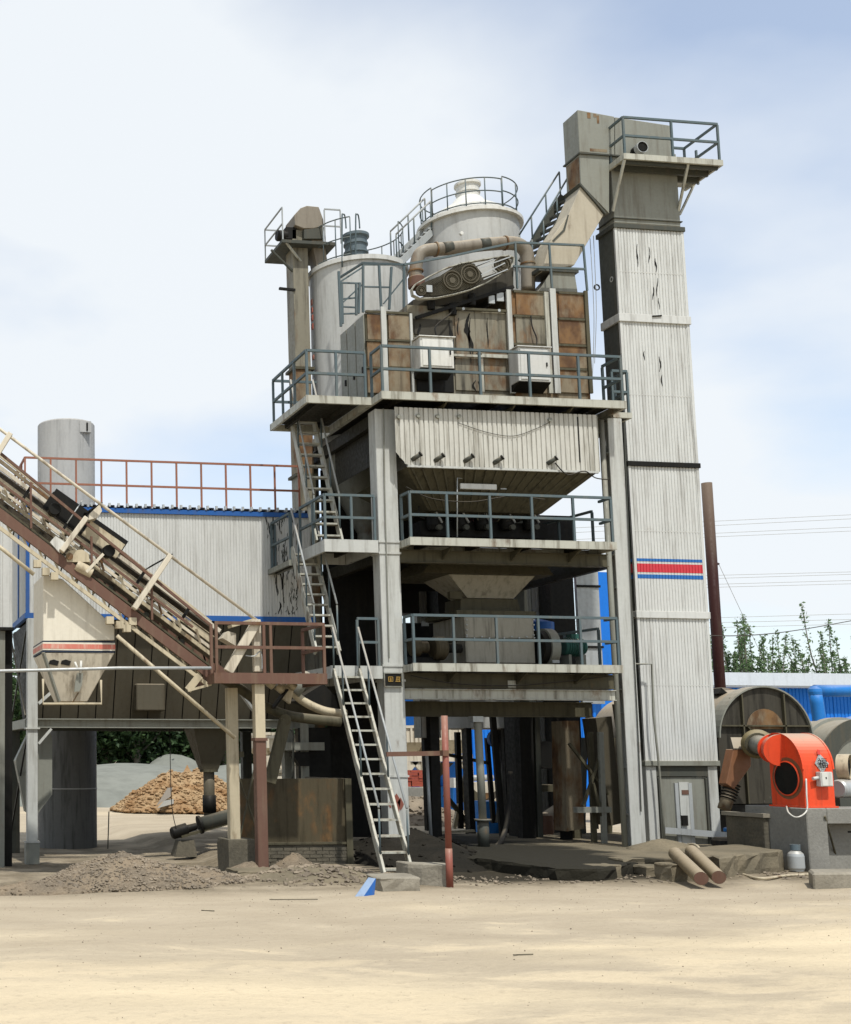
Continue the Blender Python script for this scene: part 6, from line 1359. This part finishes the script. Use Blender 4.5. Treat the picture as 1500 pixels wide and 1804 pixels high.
# ================================================================ COLD FEED BINS in the yard behind
yb2 = 37.0
def feed_bin(x0, x1, y0, ym, y1, Y, lab, m='cream', sup=True):
    t = thing('feed_bin', P((x0+x1)/2, 1450, Y), lab, 'bin')
    a0, a1 = P(x0,y0,Y), P(x1,y0,Y); b0, b1 = P(x0,ym,Y), P(x1,ym,Y); d = V(0,2.0,0)
    body = part('body', MB().prism([V(a0.x,Y,b0.z), V(a1.x,Y,b0.z), V(a1.x,Y,a0.z), V(a0.x,Y,a0.z)], d), M[m], t)
    part('rim', MB().box((a0.x-.05,Y-.05,a0.z-.05), (a1.x+.05,Y+2.05,a0.z+.03)), M['cream'], t)
    c0, c1 = P(x0+6,y1,Y), P(x1-6,y1,Y)
    part('cone', MB().loft([V(a0.x,Y,b0.z-.003), V(a1.x,Y,b0.z-.003), V(a1.x,Y+2,b0.z-.003), V(a0.x,Y+2,b0.z-.003)], [V(c0.x,Y+.2,c0.z), V(c1.x,Y+.2,c0.z), V(c1.x,Y+1.6,c0.z), V(c0.x,Y+1.6,c0.z)]), M['creamd'], t)
    for k in (.25, .5, .75): part('rib', MB().box((a0.x+(a1.x-a0.x)*k-.03,Y-.06,b0.z), (a0.x+(a1.x-a0.x)*k+.03,Y-.003,a0.z-.055)), M['cream'], t)
    if sup:
        zs_ = c0.z-.02
        part('frame_beam', MB().box((a0.x-.1,Y,zs_-.22), (a1.x+.1,Y+.2,zs_-.003)), M['cream'], t)
        for x in (a0.x-.1, a1.x-.1): part('leg', MB().box((x,Y,0), (x+.2,Y+.2,zs_-.223)), M['cream'], t)
        for x, s in ((a0.x+.1,1),(a1.x-.1,-1)): part('knee', MB().prism([V(x,Y+.05,zs_-.225), V(x+s*.3,Y+.05,zs_-.225), V(x,Y+.05,zs_-.55)], (0,.1,0)), M['cream'], t)
    return t
t = feed_bin(716,746,1280,1308,1328,yb2,'cream feed bin half hidden behind the left tower column')
t = feed_bin(756,826,1278,1304,1328,yb2,'cream feed bin with sloping lower sides in front of the blue shed')
b = P(790,1360,38.0)
t = thing('blue_hopper', b, 'blue hopper cone standing under the cream feed bin', 'hopper')
part('cone', MB().loft(quad_at(738,822,1342,38,39.5), quad_at(760,790,1385,38.4,39.1)), M['shed'], t)
part('opening', MB().prism([P(x,y,37.93) for x, y in ((736,1344),(800,1344),(775,1370),(745,1370))], (0,.03,0)), M['olive'], t)
part('base', pb(770,1440,800,1386,38.2,39), M['pipeb'], t)
t = thing('small_mixer', P(845,1430,35.5), 'dirty cream tilted mixing drum with ragged cloth and a white roll on top', 'machine')
ym_ = 35.5
part('drum', MB().loft([P(x,y,ym_) for x, y in ((828,1380),(900,1377),(905,1402),(845,1404))], [P(x,y,ym_)+V(0,1,0) for x, y in ((828,1380),(900,1377),(905,1402),(845,1404))]), M['cream'], t)
part('apron', MB().prism([P(x,y,ym_-.1) for x, y in ((824,1382),(848,1402),(842,1425),(815,1412))], (0,.1,0)), M['olive'], t)
part('roll', MB().tube([P(826,1371,ym_+.3), P(868,1370,ym_+.3)], .09, 12), M['galv'], t)
part('rust_base', pb(855,1408,888,1397,ym_-.02,ym_+.8), M['rusty'], t)
part('belt_arm', MB().beam(P(858,1418,ym_-.2), P(905,1375,ym_-.2), .5, .12), M['black'], t); part('belt_edge', MB().beam(P(858,1424,ym_-.5), P(905,1382,ym_-.5), .05, .07), M['creamd'], t)
for k, px in enumerate((806,812,818,830)): part('cloth_strip', MB().beam(P(px,1400,ym_-.15), P(px+2,1455,ym_-.15), .03, .05), M['creamd'] if k % 2 else M['olive'], t)
part('white_box', pb(800,1388,826,1371,ym_+.1,ym_+.5), M['white'], t)
part('leg', pb(835,1470,842,1425,ym_+.3,ym_+.4), M['black'], t); part('leg', pb(880,1470,888,1408,ym_+.3,ym_+.4), M['black'], t)
# brick stack and block stack near the left column
g = G(738,1430)
yb3 = 35.
t = thing('brick_stack', P(735,1410,yb3), 'small stack of red bricks on grey blocks behind the left column', 'brick stack')
bk = MB().box((-.115,0,0), (.105,.24,.075)); pl = []
for j in range(6):
    for i in range(4): pl.append((P(719,1384,yb3).x+i*.225+random.uniform(-.02,.02), yb3+random.uniform(-.02,.02), P(730,1386,yb3).z+j*.08))
copies('brick', bk, M['brick'], t, pl)
part('block', MB().box((P(717,1400,yb3).x,yb3-.05,0), (P(745,1400,yb3).x,yb3+.5,P(730,1387,yb3).z-.003)), M['mortar'], t, .02)
heap('rubble_heap', P(735,1440,34).x, 34.3, 1.5, 1.1, .8, M['stone'], 'pile of pale rubble behind the foot of the left column', 'heap', 260, M['stone'], (.04,.12), 41)
heap('rubble_heap', P(795,1450,33.5).x, 33.6, 1.2, .8, .4, M['stone'], 'scraps and litter heaped behind the red pole', 'heap', 160, M['stone'], (.03,.09), 45)
for i, (py, px0, px1) in enumerate(((1466,778,835),(1476,776,838))): solo('plank', MB().beam(P(px0,py,27.5), P(px1,py-2,27.5), .12, .05), M['creamd'], ('upper of two pale planks behind the red pole','lower of two pale planks behind the red pole')[i], 'plank')
# pale bins and machine between the platform leg and the stair
t = feed_bin(520,566,1296,1322,1348,30.0,'small yellowish bin behind the leaning channel','creamd',sup=False)
part('stand', pb(528,1440,556,1349,30.2,31), M['cream'], t)
t = thing('yellow_hood', P(645,1330,29), 'rounded yellow hood behind the pale stair', 'machine')
part('hood', MB().lathe(P(655,1315,29.5), [(.34,-.3),(.32,.1),(.24,.28),(.1,.36),(0,.37)], 20), M['yellow'], t); part('body', pb(640,1440,668,1336,29.2,30), M['cream'], t); part('step_rail', MB().tube([P(640,1322,29.1), P(645,1350,29.1), P(672,1346,29.1)], .03, 6), M['dgrey'], t)
t = thing('white_wall', P(500,1420,34), 'low whitewashed wall in the yard behind the rusty plate wall', 'wall')
part('wall', MB().box((P(455,1400,34).x,34,0), (P(700,1400,34).x,34.25,P(520,1362,34).z)), M['hopper'], t); part('coping', MB().box((P(455,1400,34).x-.05,33.95,P(520,1362,34).z+.002), (P(700,1400,34).x,34.3,P(520,1362,34).z+.08)), M['concrete'], t)
t = feed_bin(470,508,1292,1318,1330,37.0,'far peach coloured bin just left of the leaning channel','cream')

# ================================================================ HEAPS BEYOND
heap('sand_heap', P(250,1400,50).x, 52, 11, 7, 1.35, M['sand'], 'long flat topped grey sand heap seen under the filter house', 'heap', nseed=51, pw=2.2, rough=.03, base=.1)
heap('sand_heap', P(325,1350,58).x, 60, 4, 4, 1.85, M['sand'], 'peaked grey sand heap farther back in front of the trees', 'heap', nseed=57, pw=1.2, rough=.03, base=.1)
heap('sand_heap', P(470,1400,54).x, 56, 8, 6, 1.35, M['sand'], 'smooth grey sand heap right of the broken brick pile', 'heap', nseed=63, pw=1.8, rough=.03, base=.1)
heap('rubble_pile', P(345,1440,41).x, 42.0, 2.6, 2.0, 1.5, M['chips'], 'orange brown pile of broken bricks under the filter house', 'heap', 2600, M['chips'], (.03,.10), 71, pw=1.15, base=.15)
g = P(285,1415,39.8)
t = thing('dark_board', g, 'dark sheet leaning on the broken brick pile', 'board')
part('sheet', MB().prism([P(276,1420,39.8), P(296,1388,40.6), P(304,1388,40.6), P(300,1404,40.2)], (0,.05,0)), M['stripe_k'], t); part('sheet', MB().prism([P(278,1424,39.6), P(290,1411,39.9), P(306,1408,40), P(306,1416,39.8)], (0,.05,0)), M['bluegrey'], t)
solo('thin_stake', MB().tube([G(190,1496,-.2), P(192,1430,G(190,1496,-.2).y)], .014, 6), M['dgrey'], 'thin stake stuck in the ground right of the grey chimney', 'stake')

# ================================================================ TREES
def leafm(name, c1, c2):
    m, t, b = mat_base(name); inf = N(t, 'ShaderNodeNewGeometry')
    n1 = tnoise(t, mapping(t, (1,1,1)), 1.3, 3)
    c = tmix(t, ramp(t, n1, .3, .7), c1, c2); c = tmix(t, ramp(t, inf.outputs['Random Per Island'], 0, 1, 0, .6), c, tuple(x*.45 for x in c1))
    t.links.new(c, b.inputs['Base Color']); b.inputs['Roughness'].default_value = .6
    tr = N(t, 'ShaderNodeBsdfTranslucent'); t.links.new(c, tr.inputs[0]); ms_ = N(t, 'ShaderNodeMixShader'); ms_.inputs[0].default_value = .4
    o = [n for n in t.nodes if n.type == 'OUTPUT_MATERIAL'][0]
    t.links.new(b.outputs[0], ms_.inputs[1]); t.links.new(tr.outputs[0], ms_.inputs[2]); t.links.new(ms_.outputs[0], o.inputs[0]); return m
M['leaf'] = leafm('poplar_leaves', (.12,.20,.08), (.16,.24,.10)); M['leafd'] = leafm('dark_leaves', (.04,.085,.028), (.075,.13,.042))
M['bark'] = earthy('pale_bark', (.22,.2,.16), (.12,.105,.085), 6, .02)
def leaf(mb, c, s):
    a, b = V(random.gauss(0,1),random.gauss(0,1),random.gauss(0,.7)).normalized(), V(random.gauss(0,1),random.gauss(0,1),random.gauss(0,.7)).normalized()
    b = (b-a*b.dot(a)).normalized(); mb.add([c-a*s, c+b*s*.5, c+a*s, c-b*s*.5], [(0,1,2,3)])
def make_crown(seed, h, r, spiky, nl):
    random.seed(seed); cr, tr = MB(), MB()
    tr.tube(smooth_path([V(0,0,-.2), V(.05,.03,h*.3), V(-.03,.06,h*.6), V(.02,0,h*.85)]), r*.075, 8, r2=r*.02)
    for i in range(26 if spiky else 20):
        a = random.uniform(0,6.28); z0 = h*random.uniform(.22,.62); L = r*random.uniform(.55,1.1)
        up = random.uniform(1.1,2.4) if spiky else random.uniform(.2,1.2)
        d = V(math.cos(a),math.sin(a),up).normalized(); L *= (1.25 if spiky else 1.0)
        p0 = V(0,0,z0); tip = p0+d*L*(1.3 if spiky else 1)+V(0,0,L*.25)
        pts = smooth_path([p0, p0.lerp(tip,.5)+V(random.uniform(-.1,.1),random.uniform(-.1,.1),-.05)*r, tip], 3)
        tr.tube(pts, r*.02, 5, r2=r*.006)
        for k in range(nl):
            u = random.random()**.7; q = p0.lerp(tip, .25+.75*u)
            sp = (.22*(1-u)+.055)*r if spiky else .30*r
            leaf(cr, q+V(random.gauss(0,sp),random.gauss(0,sp),random.gauss(0,sp)), random.uniform(.08,.16) if spiky else random.uniform(.10,.2))
    return cr, tr
def plant(name, cr, tr, lm, spots, labels, group):
    zs_ = sorted(v[2] for v in cr.v); top = zs_[int(len(zs_)*.992)]
    cm, tm = mesh_of('crown', cr, lm), mesh_of('trunk', tr, M['bark'])
    for (x, y, z, s, rz), lab in zip(spots, labels):
        t = thing(name, (x,y,z), lab, 'tree', group)
        for nm, me in (('trunk', tm), ('crown', cm)):
            o = bpy.data.objects.new(nm, me); COL.objects.link(o); o.parent = t
        s = s*7.4/top if 'belt' not in group else s; t.scale = (s,s,s); t.rotation_euler = (0,0,rz)
def tree_spot(px, ptop, Y, h): 
    q = P(px, ptop, Y); return (q.x, Y, 0, q.z/h, random.uniform(0,6.28))
sh_ = 7.4
def make_shoots(seed, h, r, n, nl):
    random.seed(seed); cr, tr = MB(), MB()
    tr.tube([V(0,0,-.2), V(.04,.02,h*.5)], r*.07, 8, r2=r*.03)
    for i in range(n):
        a = random.uniform(0,6.28); k = random.random(); z0 = h*random.uniform(.12,.45); lean = k*.62*r
        L = h*random.uniform(.38,.58)*(1-.35*k); p0 = V(math.cos(a)*.1,math.sin(a)*.1,z0)
        tip = p0+V(math.cos(a)*lean, math.sin(a)*lean, 1).normalized()*L+V(math.cos(a),math.sin(a),0)*r*.35*k; mid = p0.lerp(tip,.5)+V(math.cos(a),math.sin(a),-.1)*r*.13
        pts = smooth_path([p0, mid, tip], 4); tr.tube(pts, .035, 5, r2=.008)
        for j in range(nl):
            u = random.random()**.8; q = pts[min(len(pts)-1,int(u*(len(pts)-1)))].lerp(pts[min(len(pts)-1,int(u*(len(pts)-1))+1)], random.random())
            sp = .045+.15*(1-u)**1.5; leaf(cr, q+V(random.gauss(0,sp),random.gauss(0,sp),random.gauss(0,sp)), random.uniform(.035,.085))
    for j in range(nl*12):
        a = random.uniform(0,6.28); q = r*1.0*math.sqrt(random.random()); leaf(cr, V(math.cos(a)*q, math.sin(a)*q, h*random.uniform(.18,.66-.25*q/r)), random.uniform(.04,.10))
    return cr, tr
for sd, rr_, nn, px, pt_, Y, lab_ in ((5,2.1,84,1316,1110,50,'bushy green tree with upright shoots beside the brown stack, above the shed roof'),
                             (12,.9,34,1388,1134,52,'small narrow green tree in the middle above the shed roof'),
                             (17,1.7,70,1460,1122,50,'round topped green tree above the shed roof near the right edge'),
                             (19,1.2,40,1504,1160,52,'tip of a green tree at the right edge above the shed roof'),
                             (23,1.0,36,1285,1124,51,'green tree half hidden by the brown stack')):
    cr, tr = make_shoots(sd, 7.0, rr_, nn, 200)
    plant('tree', cr, tr, M['leaf'], [tree_spot(px,pt_,Y,sh_)], [lab_], 'trees behind the blue shed')
random.seed(3)
lab = ['dark green tree in the belt behind the sand heaps']*40
sp = []
for i in range(26):
    px = 60+i*26; Y = 66+random.uniform(-4,6); q = P(px,1334,Y); sp.append((q.x, Y, 0, random.uniform(.8,1.15), random.uniform(0,6.28)))
for sd in (21, 22):
    c_, t_ = make_crown(sd, 7.0, 2.6, False, 260)
    plant('tree', c_, t_, M['leafd'], sp[sd-21::2], lab, 'belt of dark trees behind the sand heaps')
und = MB(); random.seed(8)
for _ in range(9000):
    px = random.uniform(20,720); Y = random.uniform(63,69); q = P(px,1334,Y); leaf(und, V(q.x,Y,random.random()**1.2*3.0), random.uniform(.12,.25))
solo('undergrowth', und, M['leafd'], None, None, kind='stuff', loc=V(10,66,0))
# overhead wires far behind
ordn = ['uppermost','second from top','third from top','fourth from top','fifth from top','sixth from top','fifth from bottom','fourth from bottom','third from bottom','second from bottom','lowest']
for i, (y0, y1) in enumerate(((919,904),(927,911),(940,926),(946,933),(1012,1006),(1018,1010),(1028,1021),(1033,1027),(1087,1080),(1095,1090),(1104,1098))):
    Y = 120; a, b = P(1150,y0,Y), P(1560,y1,Y); a = a+(a-b)*2; 
    solo('overhead_wire', MB().tube([a, a.lerp(b,.5)+V(0,0,-.4), b], .022, 4), M['railp'], ordn[i]+' thin power line crossing the sky right of the brown stack', 'power line', group='overhead power lines')
solo('sagging_cable', MB().tube(smooth_path([P(1112,1085,22.8), P(1180,1112,24.5), P(1260,1120,27), P(1340,1118,29), P(1420,1108,31), P(1520,1090,33)]), .012, 5), M['rubber'], 'single sagging dark cable running from the tower towards the right edge', 'cable')

# ================================================================ CABLES, CONDUITS AND SMALL FITTINGS
def cable(pts, lab, r=.011, m='rubber', nm='cable'): return solo(nm, MB().tube(smooth_path([Vector(p) for p in pts]), r, 5), M[m], lab, nm)
cable([P(770,594,22.5), P(768,575,22.55), P(790,556,22.6), P(800,545,22.65)], 'black cable leaving the top of the left control cabinet', .014)
cable([P(945,612,22.5), P(946,596,22.55), P(938,575,22.6), P(936,556,22.62)], 'black cable leaving the top of the right control cabinet', .014)
cable([P(676,720,22.34), P(678,860,22.34), P(682,1010,22.34), P(686,1160,22.34)], 'thin grey conduit clipped down the front of the left tower column', .013, 'grey', 'conduit')
cable([P(1100,745,22.34), P(1106,900,22.34), P(1114,1080,22.34), P(1124,1280,22.34), P(1130,1430,22.34)], 'thin dark conduit clipped down the front of the right tower column', .012, 'dgrey', 'conduit')
cable([P(716,858,22.1), P(760,878,22.15), P(830,884,22.2), P(900,874,22.2), P(960,880,22.2)], 'slack black air line strung behind the second deck railing', .011)
cable([P(560,1186,20.9), P(530,1200,21.2), P(495,1196,21.4), P(470,1184,20.9)], 'slack dark cable under the brown platform', .012)
cable([P(725,1190,22.2), P(800,1204,22.3), P(900,1208,22.3), P(1000,1200,22.3), P(1080,1190,22.3)], 'slack cable sagging below the lowest deck', .010)
hot = [o for o in bpy.data.objects if o.name == 'hot_elevator'][0]
for k, b in ((0,.52),(1,.55),(2,.47),(3,.5)):
    z = zs[k]+(zs[k+1]-zs[k])*b; part('lap_seam', MB().corr((xa_+.05,yt-.0035,z), (1,0,0), (0,0,.018), xb_-xa_-.10, .066, .011), M['clad2'], hot)

t = thing('yard_machine', P(905,1440,30), 'dark jumble of steel legs, struts and blue boxes behind the loading lane', 'machine')
for x0,y0,x1,y1,Y,wd,m in ((806,1290,812,1460,30,.12,'black'),(826,1340,800,1460,30,.09,'creamd'),(784,1400,832,1460,30,.10,'olive'),(858,1300,870,1450,30,.10,'black'),(896,1300,880,1450,29,.14,'dgrey'),(790,1330,862,1345,30,.08,'dgrey'),(1030,1300,1026,1470,26.5,.10,'dgrey'),(1078,1300,1072,1470,26.5,.12,'olive')):
    part('strut', MB().beam(P(x0,y0,Y), P(x1,y1,Y), wd, wd, (0,-1,0)), M[m], t)
part('blue_box', pb(858,1470,882,1412,30.2,30.9), M['pipeb'], t); part('pulley', MB().lathe(P(872,1302,29.9), [(0,0),(.22,0),(.22,.14),(0,.14)], 18, axis=(0,-1,0)), M['blue'], t)
part('sack', MB().lathe(P(905,1455,30), [(0,-.25),(.3,-.25),(.33,0),(.2,.22),(0,.26)], 14), M['creamd'], t)
